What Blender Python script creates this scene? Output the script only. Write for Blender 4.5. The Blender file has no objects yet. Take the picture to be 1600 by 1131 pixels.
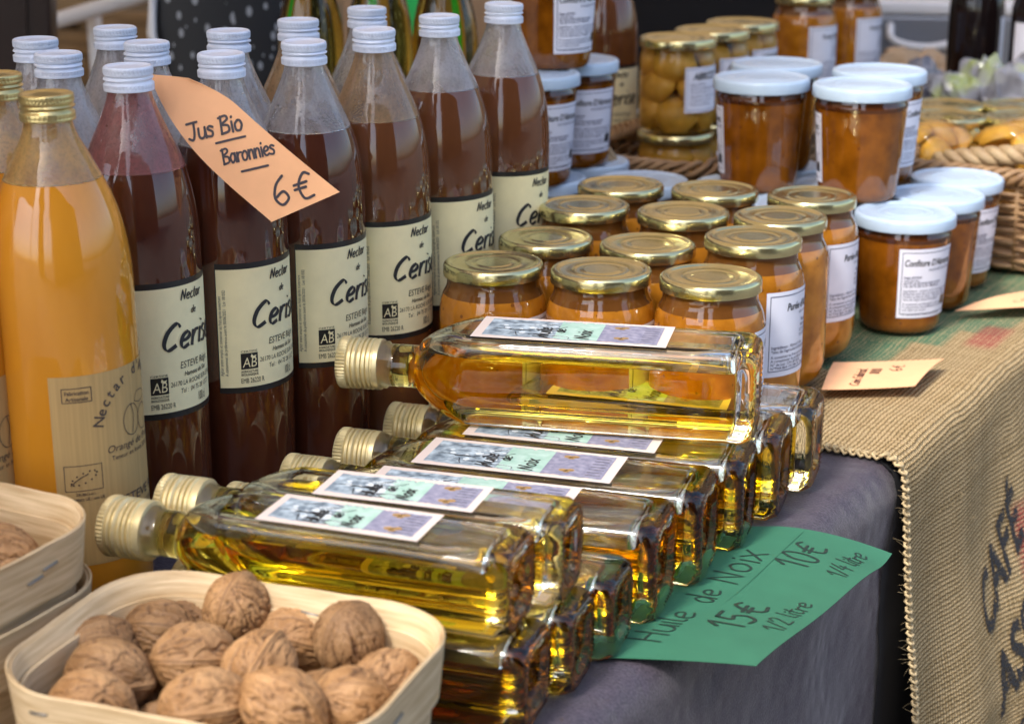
import bpy, math, random
from mathutils import Vector, Matrix, noise, Euler
S = bpy.context.scene
C = S.collection
R = math.radians
PI = math.pi
random.seed(7)

# ---------------------------------------------------------------- camera
cam = bpy.data.cameras.new("camera")
cam.sensor_width = 36.0
cam.lens = 65.25
cam.clip_start = 0.02
cam.clip_end = 500
cam.dof.use_dof = True
cam.dof.focus_distance = 1.25
cam.dof.aperture_fstop = 9.0
cam_o = bpy.data.objects.new("camera", cam)
cam_o.location = (0, 0, 0.478)
cam_o.rotation_euler = (R(90 - 17.1), 0, 0)
C.objects.link(cam_o)
S.camera = cam_o

# ---------------------------------------------------------------- sky, sun, exposure
SUN_EL, SUN_AZ = 52.0, 215.0          # azimuth clockwise from +Y; behind the camera, to its left
W = bpy.data.worlds.new("World")
S.world = W
W.use_nodes = True
nt = W.node_tree
sky = nt.nodes.new("ShaderNodeTexSky")
sky.sky_type = 'NISHITA'
sky.sun_disc = False
sky.sun_elevation = R(SUN_EL)
sky.sun_rotation = R(SUN_AZ)
sky.air_density = 1.0
sky.dust_density = 3.0
sky.ozone_density = 1.0
bg = nt.nodes["Background"]
nt.links.new(sky.outputs[0], bg.inputs[0])
bg.inputs[1].default_value = 0.15
sun = bpy.data.lights.new("sun", 'SUN')
sun.energy = 1.5
sun.angle = R(10)
sun.color = (1.0, 0.97, 0.93)
sun_o = bpy.data.objects.new("sun", sun)
C.objects.link(sun_o)
_d = Vector((math.sin(R(SUN_AZ)) * math.cos(R(SUN_EL)), math.cos(R(SUN_AZ)) * math.cos(R(SUN_EL)), math.sin(R(SUN_EL))))
sun_o.rotation_euler = _d.to_track_quat('Z', 'Y').to_euler()
S.view_settings.view_transform = 'Standard'
S.view_settings.look = 'None'
S.view_settings.exposure = 1.38
S.view_settings.gamma = 1
S.render.engine = 'CYCLES'
cy = S.cycles
cy.use_denoising = True
cy.max_bounces = 48
cy.transmission_bounces = 44
cy.transparent_max_bounces = 16
cy.diffuse_bounces = 4
cy.glossy_bounces = 6
cy.volume_bounces = 0
cy.caustics_reflective = True
cy.caustics_refractive = True
cy.blur_glossy = 0.5
cy.sample_clamp_indirect = 12.0

# ---------------------------------------------------------------- table frame (u along the table, v across it)
ANG = R(59.15)
UD = Vector((math.cos(ANG), math.sin(ANG), 0))
VD = Vector((math.sin(ANG), -math.cos(ANG), 0))
def T(u, v, z=0.0):
    p = UD * u + VD * v
    return Vector((p.x, p.y, z))

# ---------------------------------------------------------------- materials
MATS = {}
def newmat(name):
    m = bpy.data.materials.new(name)
    m.use_nodes = True
    MATS[name] = m
    return m, m.node_tree.nodes, m.node_tree.links
def bsdf(n):
    return n["Principled BSDF"]
def pm(name, col, rough=0.5, metal=0.0, spec=0.5, ior=1.5, var=0.0, vscale=40.0, bump=0.0, bscale=200.0, coat=0.0, sheen=0.0, stretch=None, col2=None, detail=4.0):
    m, n, l = newmat(name)
    b = bsdf(n)
    b.inputs["Base Color"].default_value = (*col, 1)
    b.inputs["Roughness"].default_value = rough
    b.inputs["Metallic"].default_value = metal
    b.inputs["IOR"].default_value = ior
    b.inputs["Specular IOR Level"].default_value = spec
    b.inputs["Coat Weight"].default_value = coat
    b.inputs["Coat Roughness"].default_value = 0.02
    b.inputs["Sheen Weight"].default_value = sheen
    tc = n.new("ShaderNodeTexCoord")
    vec = tc.outputs["Object"]
    if stretch:
        mp = n.new("ShaderNodeMapping")
        mp.inputs["Scale"].default_value = stretch
        l.new(vec, mp.inputs["Vector"])
        vec = mp.outputs["Vector"]
    if var > 0 or col2:
        t = n.new("ShaderNodeTexNoise")
        t.inputs["Scale"].default_value = vscale
        t.inputs["Detail"].default_value = detail
        l.new(vec, t.inputs["Vector"])
        r = n.new("ShaderNodeValToRGB")
        r.color_ramp.elements[0].position = 0.3
        r.color_ramp.elements[1].position = 0.7
        c2 = col2 or tuple(min(1, c * (1 + var)) for c in col)
        c1 = col if col2 else tuple(c * (1 - var) for c in col)
        r.color_ramp.elements[0].color = (*c1, 1)
        r.color_ramp.elements[1].color = (*c2, 1)
        l.new(t.outputs["Fac"], r.inputs["Fac"])
        l.new(r.outputs["Color"], b.inputs["Base Color"])
    if bump > 0:
        t2 = n.new("ShaderNodeTexNoise")
        t2.inputs["Scale"].default_value = bscale
        t2.inputs["Detail"].default_value = 3
        l.new(vec, t2.inputs["Vector"])
        bp = n.new("ShaderNodeBump")
        bp.inputs["Strength"].default_value = 1.0
        bp.inputs["Distance"].default_value = bump
        l.new(t2.outputs["Fac"], bp.inputs["Height"])
        l.new(bp.outputs["Normal"], b.inputs["Normal"])
    return m

pm("white_cap", (0.66, 0.73, 0.86), rough=0.32, var=0.06, vscale=120)
pm("gold_cap", (0.62, 0.50, 0.22), rough=0.30, metal=0.85, var=0.12, vscale=90)
pm("cream_gold_cap", (0.76, 0.65, 0.36), rough=0.34, metal=0.45, var=0.08, vscale=90)
pm("gold_lid", (0.62, 0.56, 0.30), rough=0.20, metal=0.95, var=0.10, vscale=60, bump=0.0001, bscale=300)
pm("white_lid", (0.47, 0.60, 0.74), rough=0.28, var=0.04, vscale=60)
pm("cream_paper", (0.86, 0.76, 0.45), rough=0.6, var=0.06, vscale=60, bump=0.00005, bscale=900)
pm("black_paper", (0.012, 0.011, 0.012), rough=0.4)
pm("ink", (0.02, 0.02, 0.022), rough=0.6)
pm("grey_ink", (0.10, 0.10, 0.11), rough=0.6)
pm("blue_ink", (0.03, 0.035, 0.10), rough=0.6)
pm("kraft_paper", (0.46, 0.30, 0.115), rough=0.65, var=0.10, vscale=500, stretch=(1, 1, 0.02))
pm("kraft_ink", (0.07, 0.05, 0.04), rough=0.7)
pm("white_paper", (0.76, 0.77, 0.86), rough=0.6, var=0.03, vscale=60)
pm("orange_card", (0.90, 0.48, 0.24), rough=0.75, var=0.03, vscale=80, bump=0.00004, bscale=1500)
pm("green_card", (0.029, 0.140, 0.074), rough=0.7, var=0.06, vscale=50, bump=0.00004, bscale=1500)
pm("marker", (0.035, 0.025, 0.035), rough=0.5)
pm("green_marker", (0.012, 0.03, 0.02), rough=0.5)
pm("rust_marker", (0.10, 0.03, 0.02), rough=0.6)
pm("thin_wood", (0.46, 0.31, 0.15), rough=0.6, col2=(0.72, 0.55, 0.33), vscale=26, stretch=(1, 1, 16), bump=0.0002, bscale=120)
pm("staple", (0.25, 0.24, 0.22), rough=0.45, metal=0.8)
pm("wicker", (0.22, 0.12, 0.055), rough=0.55, col2=(0.40, 0.25, 0.12), vscale=60, bump=0.0006, bscale=300)
pm("willow_pale", (0.42, 0.30, 0.16), rough=0.6, col2=(0.28, 0.18, 0.09), vscale=50, bump=0.0006, bscale=300)
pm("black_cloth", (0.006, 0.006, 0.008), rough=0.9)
pm("dark_wood", (0.022, 0.010, 0.008), rough=0.4, var=0.3, vscale=20, stretch=(1, 1, 0.1))
pm("crate_wood", (0.30, 0.20, 0.10), rough=0.7, var=0.3, vscale=12, stretch=(1, 1, 6))
pm("white_metal", (0.75, 0.77, 0.80), rough=0.3)
pm("grey_metal", (0.22, 0.24, 0.28), rough=0.35, metal=0.3)
pm("brown_paper", (0.42, 0.29, 0.17), rough=0.7, var=0.15, vscale=20)
pm("dark_glass", (0.010, 0.006, 0.006), rough=0.06)
pm("walnut_shell", (0.255, 0.128, 0.045), rough=0.66, col2=(0.42, 0.240, 0.105), vscale=70, bump=0.0006, bscale=350)
def walnut_dirt():
    m = MATS["walnut_shell"]; n, l = m.node_tree.nodes, m.node_tree.links
    b = bsdf(n); src = b.inputs["Base Color"].links[0].from_socket
    at = n.new("ShaderNodeAttribute"); at.attribute_name = "furrow"
    mx = n.new("ShaderNodeMix"); mx.data_type = 'RGBA'; mx.inputs[7].default_value = (0.085, 0.035, 0.012, 1)
    hs = n.new("ShaderNodeHueSaturation"); oi = n.new("ShaderNodeObjectInfo")
    mr = n.new("ShaderNodeMapRange"); mr.inputs["To Min"].default_value = 0.78; mr.inputs["To Max"].default_value = 1.30
    l.new(oi.outputs["Random"], mr.inputs["Value"]); l.new(mr.outputs[0], hs.inputs["Value"]); l.new(src, hs.inputs["Color"]); src = hs.outputs["Color"]
    k = n.new("ShaderNodeMath"); k.operation = 'MULTIPLY'; k.inputs[1].default_value = 0.9
    l.new(at.outputs["Fac"], k.inputs[0]); l.new(k.outputs[0], mx.inputs[0]); l.new(src, mx.inputs[6]); l.new(mx.outputs[2], b.inputs["Base Color"])
walnut_dirt()   # brown skin left in the furrows of the shell
pm("stone_wall", (0.20, 0.155, 0.11), rough=0.9, var=0.25, vscale=1.2)
pm("plaster_wall", (0.11, 0.085, 0.07), rough=0.9, var=0.15, vscale=0.8)
pm("roof_tile", (0.20, 0.09, 0.05), rough=0.9, var=0.3, vscale=2)
def canvas_mat():
    m, n, l = newmat("canopy_canvas")
    n.remove(bsdf(n))
    d = n.new("ShaderNodeBsdfDiffuse"); d.inputs["Color"].default_value = (0.40, 0.30, 0.22, 1)
    t = n.new("ShaderNodeBsdfTranslucent"); t.inputs["Color"].default_value = (0.50, 0.35, 0.22, 1)
    x = n.new("ShaderNodeMixShader"); x.inputs[0].default_value = 0.5
    l.new(d.outputs[0], x.inputs[1]); l.new(t.outputs[0], x.inputs[2]); l.new(x.outputs[0], n["Material Output"].inputs["Surface"])
canvas_mat()
pm("window_dark", (0.02, 0.025, 0.03), rough=0.1)
pm("paving", (0.12, 0.11, 0.10), rough=0.9, var=0.25, vscale=2.5)
pm("apricot", (0.74, 0.40, 0.05), rough=0.4, var=0.12, vscale=60)
pm("thread", (0.46, 0.35, 0.19), rough=0.9, var=0.25, vscale=200)
pm("table_wood", (0.25, 0.16, 0.09), rough=0.7, var=0.2, vscale=8)
pm("bright_green", (0.02, 0.55, 0.12), rough=0.5)
pm("cardboard", (0.38, 0.24, 0.14), rough=0.8, var=0.1, vscale=10)
pm("mint_ink", (0.30, 0.50, 0.40), rough=0.6, col2=(0.46, 0.62, 0.54), vscale=150)
pm("slate_ink", (0.10, 0.14, 0.18), rough=0.6, col2=(0.50, 0.60, 0.66), vscale=160, detail=8)
pm("lavender_ink", (0.34, 0.33, 0.42), rough=0.6, col2=(0.17, 0.17, 0.25), vscale=220)
pm("pale_ink", (0.66, 0.72, 0.74), rough=0.6)
pm("nut_ink", (0.45, 0.27, 0.10), rough=0.6)
pm("label_pink", (0.72, 0.60, 0.53), rough=0.55)

def juice_mat(name, c1, c2, specks=False):
    """Opaque pulp seen right behind the bottle glass: glossy dielectric skin over cloudy juice."""
    m, n, l = newmat(name)
    b = bsdf(n)
    b.inputs["Roughness"].default_value = 0.03
    b.inputs["IOR"].default_value = 1.68
    tc = n.new("ShaderNodeTexCoord")
    mp = n.new("ShaderNodeMapping")
    mp.inputs["Scale"].default_value = (1, 1, 0.35)
    t = n.new("ShaderNodeTexNoise")
    t.inputs["Scale"].default_value = 26
    t.inputs["Detail"].default_value = 5
    r = n.new("ShaderNodeValToRGB")
    r.color_ramp.elements[0].color = (*c1, 1)
    r.color_ramp.elements[1].color = (*c2, 1)
    r.color_ramp.elements[0].position = 0.3
    r.color_ramp.elements[1].position = 0.75
    l.new(tc.outputs["Object"], mp.inputs["Vector"])
    l.new(mp.outputs["Vector"], t.inputs["Vector"])
    l.new(t.outputs["Fac"], r.inputs["Fac"])
    if specks:
        t.inputs["Scale"].default_value = 60
        mp.inputs["Scale"].default_value = (1, 1, 1)
        vo = n.new("ShaderNodeTexVoronoi"); vo.inputs["Scale"].default_value = 150
        oi = n.new("ShaderNodeObjectInfo")
        va = n.new("ShaderNodeVectorMath"); va.operation = 'ADD'
        l.new(tc.outputs["Object"], va.inputs[0]); l.new(oi.outputs["Random"], va.inputs[1])
        l.new(va.outputs[0], vo.inputs["Vector"])
        l.new(va.outputs[0], mp.inputs["Vector"])
        sc = n.new("ShaderNodeSeparateColor"); l.new(vo.outputs["Color"], sc.inputs[0])
        th = n.new("ShaderNodeMath"); th.operation = 'MULTIPLY_ADD'; th.inputs[1].default_value = 0.75; th.inputs[2].default_value = -0.48
        l.new(sc.outputs[0], th.inputs[0])
        lt = n.new("ShaderNodeMath"); lt.operation = 'LESS_THAN'
        l.new(vo.outputs["Distance"], lt.inputs[0]); l.new(th.outputs[0], lt.inputs[1])
        mk = n.new("ShaderNodeMath"); mk.operation = 'MULTIPLY'; mk.inputs[1].default_value = 0.75
        l.new(lt.outputs[0], mk.inputs[0])
        mx = n.new("ShaderNodeMix"); mx.data_type = 'RGBA'; mx.inputs[7].default_value = (0.12, 0.035, 0.008, 1)
        l.new(mk.outputs[0], mx.inputs[0]); l.new(r.outputs["Color"], mx.inputs[6])
        l.new(mx.outputs[2], b.inputs["Base Color"])
    else:
        l.new(r.outputs["Color"], b.inputs["Base Color"])
    w = n.new("ShaderNodeTexNoise")
    w.inputs["Scale"].default_value = 30
    bp = n.new("ShaderNodeBump")
    bp.inputs["Distance"].default_value = 0.0004
    l.new(tc.outputs["Object"], w.inputs["Vector"])
    l.new(w.outputs["Fac"], bp.inputs["Height"])
    l.new(bp.outputs["Normal"], b.inputs["Normal"])
    return m
juice_mat("cherry_juice", (0.052, 0.012, 0.005), (0.105, 0.030, 0.013))
juice_mat("brown_juice", (0.100, 0.032, 0.010), (0.165, 0.060, 0.022))
juice_mat("apricot_juice", (0.56, 0.215, 0.012), (0.66, 0.285, 0.028))
juice_mat("puree", (0.27, 0.090, 0.004), (0.52, 0.205, 0.018), specks=True)
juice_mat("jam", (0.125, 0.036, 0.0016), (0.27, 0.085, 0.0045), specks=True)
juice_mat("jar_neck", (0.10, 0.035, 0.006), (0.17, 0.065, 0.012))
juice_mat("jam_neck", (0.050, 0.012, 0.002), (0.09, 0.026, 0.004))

def glass_mat(name, ior, tint=(1, 1, 1), rough=0.0, bump=0.0, bscale=40):
    m, n, l = newmat(name)
    n.remove(bsdf(n))
    g = n.new("ShaderNodeBsdfGlass")
    g.inputs["IOR"].default_value = ior
    g.inputs["Color"].default_value = (*tint, 1)
    g.inputs["Roughness"].default_value = rough
    l.new(g.outputs[0], n["Material Output"].inputs["Surface"])
    if bump:
        tc = n.new("ShaderNodeTexCoord")
        w = n.new("ShaderNodeTexNoise")
        w.inputs["Scale"].default_value = bscale
        bp = n.new("ShaderNodeBump")
        bp.inputs["Distance"].default_value = bump
        l.new(tc.outputs["Object"], w.inputs["Vector"])
        l.new(w.outputs["Fac"], bp.inputs["Height"])
        l.new(bp.outputs["Normal"], g.inputs["Normal"])
    return m
glass_mat("bottle_glass", 1.5, (0.985, 0.995, 0.98), bump=0.0002, bscale=25)
glass_mat("neck_glass", 1.5, (0.98, 0.985, 0.98), bump=0.0004, bscale=60)
glass_mat("bubble_air", 1 / 1.5)
def volume_glass(name, ior, col, dens):
    m = glass_mat(name, ior)
    n, l = m.node_tree.nodes, m.node_tree.links
    v = n.new("ShaderNodeVolumeAbsorption")
    v.inputs["Color"].default_value = (*col, 1)
    v.inputs["Density"].default_value = dens
    l.new(v.outputs[0], n["Material Output"].inputs["Volume"])
    return m
volume_glass("walnut_oil", 1.47 / 1.5, (0.985, 0.885, 0.0), 58)
volume_glass("green_oil_glass", 1.5, (0.88, 0.80, 0.0), 34)
volume_glass("syrup", 1.42, (0.985, 0.92, 0.30), 9)

def film_mat(name, tint, amount):
    """Mist and dried juice on the inside of the neck, over clear glass."""
    m, n, l = newmat(name)
    n.remove(bsdf(n))
    g = n.new("ShaderNodeBsdfGlass")
    g.inputs["IOR"].default_value = 1.0 / 1.5 * 1.0
    g.inputs["IOR"].default_value = 1.5
    d = n.new("ShaderNodeBsdfDiffuse")
    tr = n.new("ShaderNodeBsdfTranslucent")
    d.inputs["Color"].default_value = (*tint, 1)
    tr.inputs["Color"].default_value = (*tint, 1)
    a = n.new("ShaderNodeMixShader")
    a.inputs[0].default_value = 0.45
    l.new(d.outputs[0], a.inputs[1]); l.new(tr.outputs[0], a.inputs[2])
    mx = n.new("ShaderNodeMixShader")
    tc = n.new("ShaderNodeTexCoord")
    t1 = n.new("ShaderNodeTexNoise"); t1.inputs["Scale"].default_value = 45; t1.inputs["Detail"].default_value = 6
    t2 = n.new("ShaderNodeTexNoise"); t2.inputs["Scale"].default_value = 520; t2.inputs["Detail"].default_value = 2
    oi = n.new("ShaderNodeObjectInfo")
    va = n.new("ShaderNodeVectorMath"); va.operation = 'ADD'
    l.new(tc.outputs["Object"], va.inputs[0]); l.new(oi.outputs["Random"], va.inputs[1])
    l.new(va.outputs[0], t1.inputs["Vector"]); l.new(va.outputs[0], t2.inputs["Vector"])
    r1 = n.new("ShaderNodeMapRange")
    r1.inputs["From Min"].default_value = 0.36; r1.inputs["From Max"].default_value = 0.58
    r1.inputs["To Min"].default_value = amount * 0.22; r1.inputs["To Max"].default_value = amount
    l.new(t1.outputs["Fac"], r1.inputs["Value"])
    r2 = n.new("ShaderNodeMapRange")
    r2.inputs["From Min"].default_value = 0.34; r2.inputs["From Max"].default_value = 0.52
    r2.inputs["To Min"].default_value = 0.80
    l.new(t2.outputs["Fac"], r2.inputs["Value"])
    bpn = n.new("ShaderNodeBump"); bpn.inputs["Distance"].default_value = 0.0008
    l.new(t2.outputs["Fac"], bpn.inputs["Height"]); l.new(bpn.outputs["Normal"], g.inputs["Normal"])
    tst = n.new("ShaderNodeMapping"); tst.inputs["Scale"].default_value = (1, 1, 0.45)
    l.new(va.outputs[0], tst.inputs["Vector"]); l.new(tst.outputs["Vector"], t1.inputs["Vector"])
    mu = n.new("ShaderNodeMath"); mu.operation = 'MULTIPLY'
    l.new(r1.outputs[0], mu.inputs[0]); l.new(r2.outputs[0], mu.inputs[1])
    l.new(mu.outputs[0], mx.inputs[0])
    l.new(g.outputs[0], mx.inputs[1]); l.new(a.outputs[0], mx.inputs[2])
    l.new(mx.outputs[0], n["Material Output"].inputs["Surface"])
    return m
film_mat("misty_film", (0.95, 0.93, 0.98), 0.60)
film_mat("amber_film", (0.80, 0.54, 0.30), 0.90)
film_mat("pink_film", (0.68, 0.27, 0.26), 0.92)
film_mat("apricot_film", (0.93, 0.66, 0.26), 0.95)

def purple_cloth_mat():
    m, n, l = newmat("purple_cloth")
    b = bsdf(n)
    b.inputs["Roughness"].default_value = 0.55
    b.inputs["Sheen Weight"].default_value = 0.25
    b.inputs["Sheen Roughness"].default_value = 0.4
    tc = n.new("ShaderNodeTexCoord")
    t = n.new("ShaderNodeTexNoise"); t.inputs["Scale"].default_value = 620; t.inputs["Detail"].default_value = 3
    r = n.new("ShaderNodeValToRGB")
    r.color_ramp.elements[0].color = (0.024, 0.018, 0.027, 1)
    r.color_ramp.elements[1].color = (0.082, 0.064, 0.082, 1)
    r.color_ramp.elements[0].position = 0.3; r.color_ramp.elements[1].position = 0.7
    l.new(tc.outputs["Object"], t.inputs["Vector"])
    l.new(t.outputs["Fac"], r.inputs["Fac"])
    l.new(r.outputs["Color"], b.inputs["Base Color"])
    v = n.new("ShaderNodeTexVoronoi"); v.inputs["Scale"].default_value = 70
    v.feature = 'SMOOTH_F1'
    nz = n.new("ShaderNodeTexNoise"); nz.inputs["Scale"].default_value = 9
    mu = n.new("ShaderNodeMath"); mu.operation = 'MULTIPLY'
    l.new(tc.outputs["Object"], v.inputs["Vector"]); l.new(tc.outputs["Object"], nz.inputs["Vector"])
    l.new(v.outputs["Distance"], mu.inputs[0]); l.new(nz.outputs["Fac"], mu.inputs[1])
    ad = n.new("ShaderNodeMath"); ad.operation = 'MULTIPLY_ADD'
    ad.inputs[1].default_value = 0.12
    l.new(t.outputs["Fac"], ad.inputs[0]); l.new(mu.outputs[0], ad.inputs[2])
    bp = n.new("ShaderNodeBump"); bp.inputs["Distance"].default_value = 0.0036
    l.new(ad.outputs[0], bp.inputs["Height"])
    l.new(bp.outputs["Normal"], b.inputs["Normal"])
purple_cloth_mat()

def burlap_mat():
    m, n, l = newmat("burlap_weave")
    b = bsdf(n)
    b.inputs["Roughness"].default_value = 0.9
    b.inputs["Specular IOR Level"].default_value = 0.15
    uv = n.new("ShaderNodeUVMap")
    def math_(op, a, bb=None, v1=None):
        k = n.new("ShaderNodeMath"); k.operation = op
        if hasattr(a, "links"): l.new(a, k.inputs[0])
        else: k.inputs[0].default_value = a
        if bb is not None:
            if hasattr(bb, "links"): l.new(bb, k.inputs[1])
            else: k.inputs[1].default_value = bb
        if v1 is not None: k.inputs[2].default_value = v1
        return k.outputs[0]
    nz = n.new("ShaderNodeTexNoise"); nz.inputs["Scale"].default_value = 55; nz.inputs["Detail"].default_value = 2
    l.new(uv.outputs[0], nz.inputs["Vector"])
    ns = n.new("ShaderNodeVectorMath"); ns.operation = 'SCALE'; ns.inputs["Scale"].default_value = 0.0022
    l.new(nz.outputs["Color"], ns.inputs[0])
    va = n.new("ShaderNodeVectorMath"); va.operation = 'ADD'
    l.new(uv.outputs[0], va.inputs[0]); l.new(ns.outputs[0], va.inputs[1])
    sp = n.new("ShaderNodeSeparateXYZ"); l.new(va.outputs[0], sp.inputs[0])
    P_ = 0.0032
    n2 = n.new("ShaderNodeTexNoise"); n2.inputs["Scale"].default_value = 11; n2.inputs["Detail"].default_value = 2
    l.new(uv.outputs[0], n2.inputs["Vector"])
    s2_ = n.new("ShaderNodeVectorMath"); s2_.operation = 'SCALE'; s2_.inputs["Scale"].default_value = 0.010
    l.new(n2.outputs["Color"], s2_.inputs[0])
    va2 = n.new("ShaderNodeVectorMath"); va2.operation = 'ADD'
    l.new(va.outputs[0], va2.inputs[0]); l.new(s2_.outputs[0], va2.inputs[1])
    sp2 = n.new("ShaderNodeSeparateXYZ"); l.new(va2.outputs[0], sp2.inputs[0])
    X = math_('DIVIDE', sp2.outputs[0], P_); Y = math_('DIVIDE', sp2.outputs[1], P_ * 1.25)
    pw = math_('ABSOLUTE', math_('SINE', math_('MULTIPLY', X, PI)))
    pf = math_('ABSOLUTE', math_('SINE', math_('MULTIPLY', Y, PI)))
    k = math_('MODULO', math_('ADD', math_('FLOOR', X), math_('FLOOR', Y)), 2.0)
    k = math_('ABSOLUTE', k)
    mix = n.new("ShaderNodeMix"); mix.data_type = 'FLOAT'
    l.new(k, mix.inputs[0]); l.new(pw, mix.inputs[2]); l.new(pf, mix.inputs[3])
    lo = math_('MINIMUM', pw, pf)
    H = math_('MULTIPLY', mix.outputs[0], math_('ADD', math_('MULTIPLY', lo, 0.55), 0.45))
    big = n.new("ShaderNodeTexNoise"); big.inputs["Scale"].default_value = 260; big.inputs["Detail"].default_value = 3
    l.new(uv.outputs[0], big.inputs["Vector"])
    def white(val):
        w = n.new("ShaderNodeTexWhiteNoise"); w.noise_dimensions = '1D'
        l.new(math_('FLOOR', val), w.inputs["W"]); return w.outputs["Value"]
    wv = n.new("ShaderNodeMix"); wv.data_type = 'FLOAT'
    l.new(k, wv.inputs[0]); l.new(white(X), wv.inputs[2]); l.new(white(math_('ADD', Y, 1000.0)), wv.inputs[3])
    H1 = math_('MULTIPLY', H, math_('ADD', math_('MULTIPLY', wv.outputs[0], 0.65), 0.60))
    H2 = math_('MULTIPLY', H1, math_('ADD', math_('MULTIPLY', big.outputs["Fac"], 1.0), 0.55))
    r = n.new("ShaderNodeValToRGB")
    e = r.color_ramp.elements
    e[0].position = 0.08; e[0].color = (0.085, 0.058, 0.028, 1)
    e[1].position = 0.75; e[1].color = (0.60, 0.44, 0.235, 1)
    x = r.color_ramp.elements.new(0.35); x.color = (0.35, 0.235, 0.10, 1)
    l.new(H2, r.inputs["Fac"])
    # printed patches (uv in metres: x along the table, y down the drape from the table's middle line)
    def band(val, a, bb, soft=0.004):
        s1 = n.new("ShaderNodeMapRange"); s1.interpolation_type = 'SMOOTHSTEP'
        s1.inputs["From Min"].default_value = a - soft; s1.inputs["From Max"].default_value = a + soft
        l.new(val, s1.inputs["Value"])
        s2 = n.new("ShaderNodeMapRange"); s2.interpolation_type = 'SMOOTHSTEP'
        s2.inputs["From Min"].default_value = bb - soft; s2.inputs["From Max"].default_value = bb + soft
        s2.inputs["To Min"].default_value = 1; s2.inputs["To Max"].default_value = 0
        l.new(val, s2.inputs["Value"])
        return math_('MULTIPLY', s1.outputs[0], s2.outputs[0])
    green = None
    for (u0, u1, v0, v1) in ((1.44, 1.60, -0.80, -0.518), (1.555, 1.66, -0.80, -0.492), (1.61, 2.6, -0.80, -0.455)):
        q = math_('MULTIPLY', band(sp.outputs[0], u0, u1), band(sp.outputs[1], v0, v1))
        green = q if green is None else math_('MAXIMUM', green, q)
    red = math_('MULTIPLY', band(sp.outputs[0], 1.572, 1.640, 0.012), band(sp.outputs[1], -0.476, -0.450, 0.005))
    red = math_('MAXIMUM', red, math_('MULTIPLY', band(sp.outputs[0], 1.50, 1.62, 0.008), band(sp.outputs[1], -0.31, -0.245, 0.01)))
    red = math_('MAXIMUM', red, math_('MULTIPLY', band(sp.outputs[0], 1.70, 1.75, 0.01), band(sp.outputs[1], -0.40, -0.35, 0.02)))
    inkk = math_('MULTIPLY_ADD', H2, -0.9, 1.15)
    inkk = math_('MINIMUM', inkk, 0.96)
    mg = n.new("ShaderNodeMix"); mg.data_type = 'RGBA'; mg.inputs[7].default_value = (0.030, 0.155, 0.085, 1)
    l.new(math_('MULTIPLY', green, inkk), mg.inputs[0]); l.new(r.outputs["Color"], mg.inputs[6])
    mr = n.new("ShaderNodeMix"); mr.data_type = 'RGBA'; mr.inputs[7].default_value = (0.32, 0.045, 0.045, 1)
    l.new(math_('MULTIPLY', red, inkk), mr.inputs[0]); l.new(mg.outputs[2], mr.inputs[6])
    l.new(mr.outputs[2], b.inputs["Base Color"])
    bp = n.new("ShaderNodeBump"); bp.inputs["Distance"].default_value = 0.0014
    l.new(H2, bp.inputs["Height"])
    l.new(bp.outputs["Normal"], b.inputs["Normal"])
burlap_mat()

def sack_ink():
    m, n, l = newmat("sack_ink")
    b = bsdf(n)
    b.inputs["Base Color"].default_value = (0.018, 0.018, 0.02, 1)
    b.inputs["Roughness"].default_value = 0.9
    tr = n.new("ShaderNodeBsdfTransparent")
    mx = n.new("ShaderNodeMixShader")
    tc = n.new("ShaderNodeTexCoord")
    t = n.new("ShaderNodeTexNoise"); t.inputs["Scale"].default_value = 420; t.inputs["Detail"].default_value = 2
    l.new(tc.outputs["Object"], t.inputs["Vector"])
    r = n.new("ShaderNodeMapRange"); r.inputs["From Min"].default_value = 0.36; r.inputs["From Max"].default_value = 0.44
    l.new(t.outputs["Fac"], r.inputs["Value"])
    l.new(r.outputs[0], mx.inputs[0]); l.new(tr.outputs[0], mx.inputs[1]); l.new(b.outputs[0], mx.inputs[2])
    l.new(mx.outputs[0], n["Material Output"].inputs["Surface"])
sack_ink()

def plastic_film():
    m, n, l = newmat("plastic_film")
    b = bsdf(n)
    b.inputs["Base Color"].default_value = (0.30, 0.31, 0.34, 1)
    b.inputs["Roughness"].default_value = 0.18
    tc = n.new("ShaderNodeTexCoord")
    t = n.new("ShaderNodeTexNoise"); t.inputs["Scale"].default_value = 14; t.inputs["Detail"].default_value = 3
    l.new(tc.outputs["Object"], t.inputs["Vector"])
    r = n.new("ShaderNodeValToRGB")
    e = r.color_ramp.elements
    e[0].position = 0.38; e[0].color = (0.09, 0.09, 0.11, 1)
    e[1].position = 0.50; e[1].color = (0.24, 0.25, 0.29, 1)
    x = e.new(0.60); x.color = (0.28, 0.34, 0.12, 1)
    x = e.new(0.66); x.color = (0.34, 0.35, 0.38, 1)
    l.new(t.outputs["Fac"], r.inputs["Fac"]); l.new(r.outputs["Color"], b.inputs["Base Color"])
plastic_film()

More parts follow.
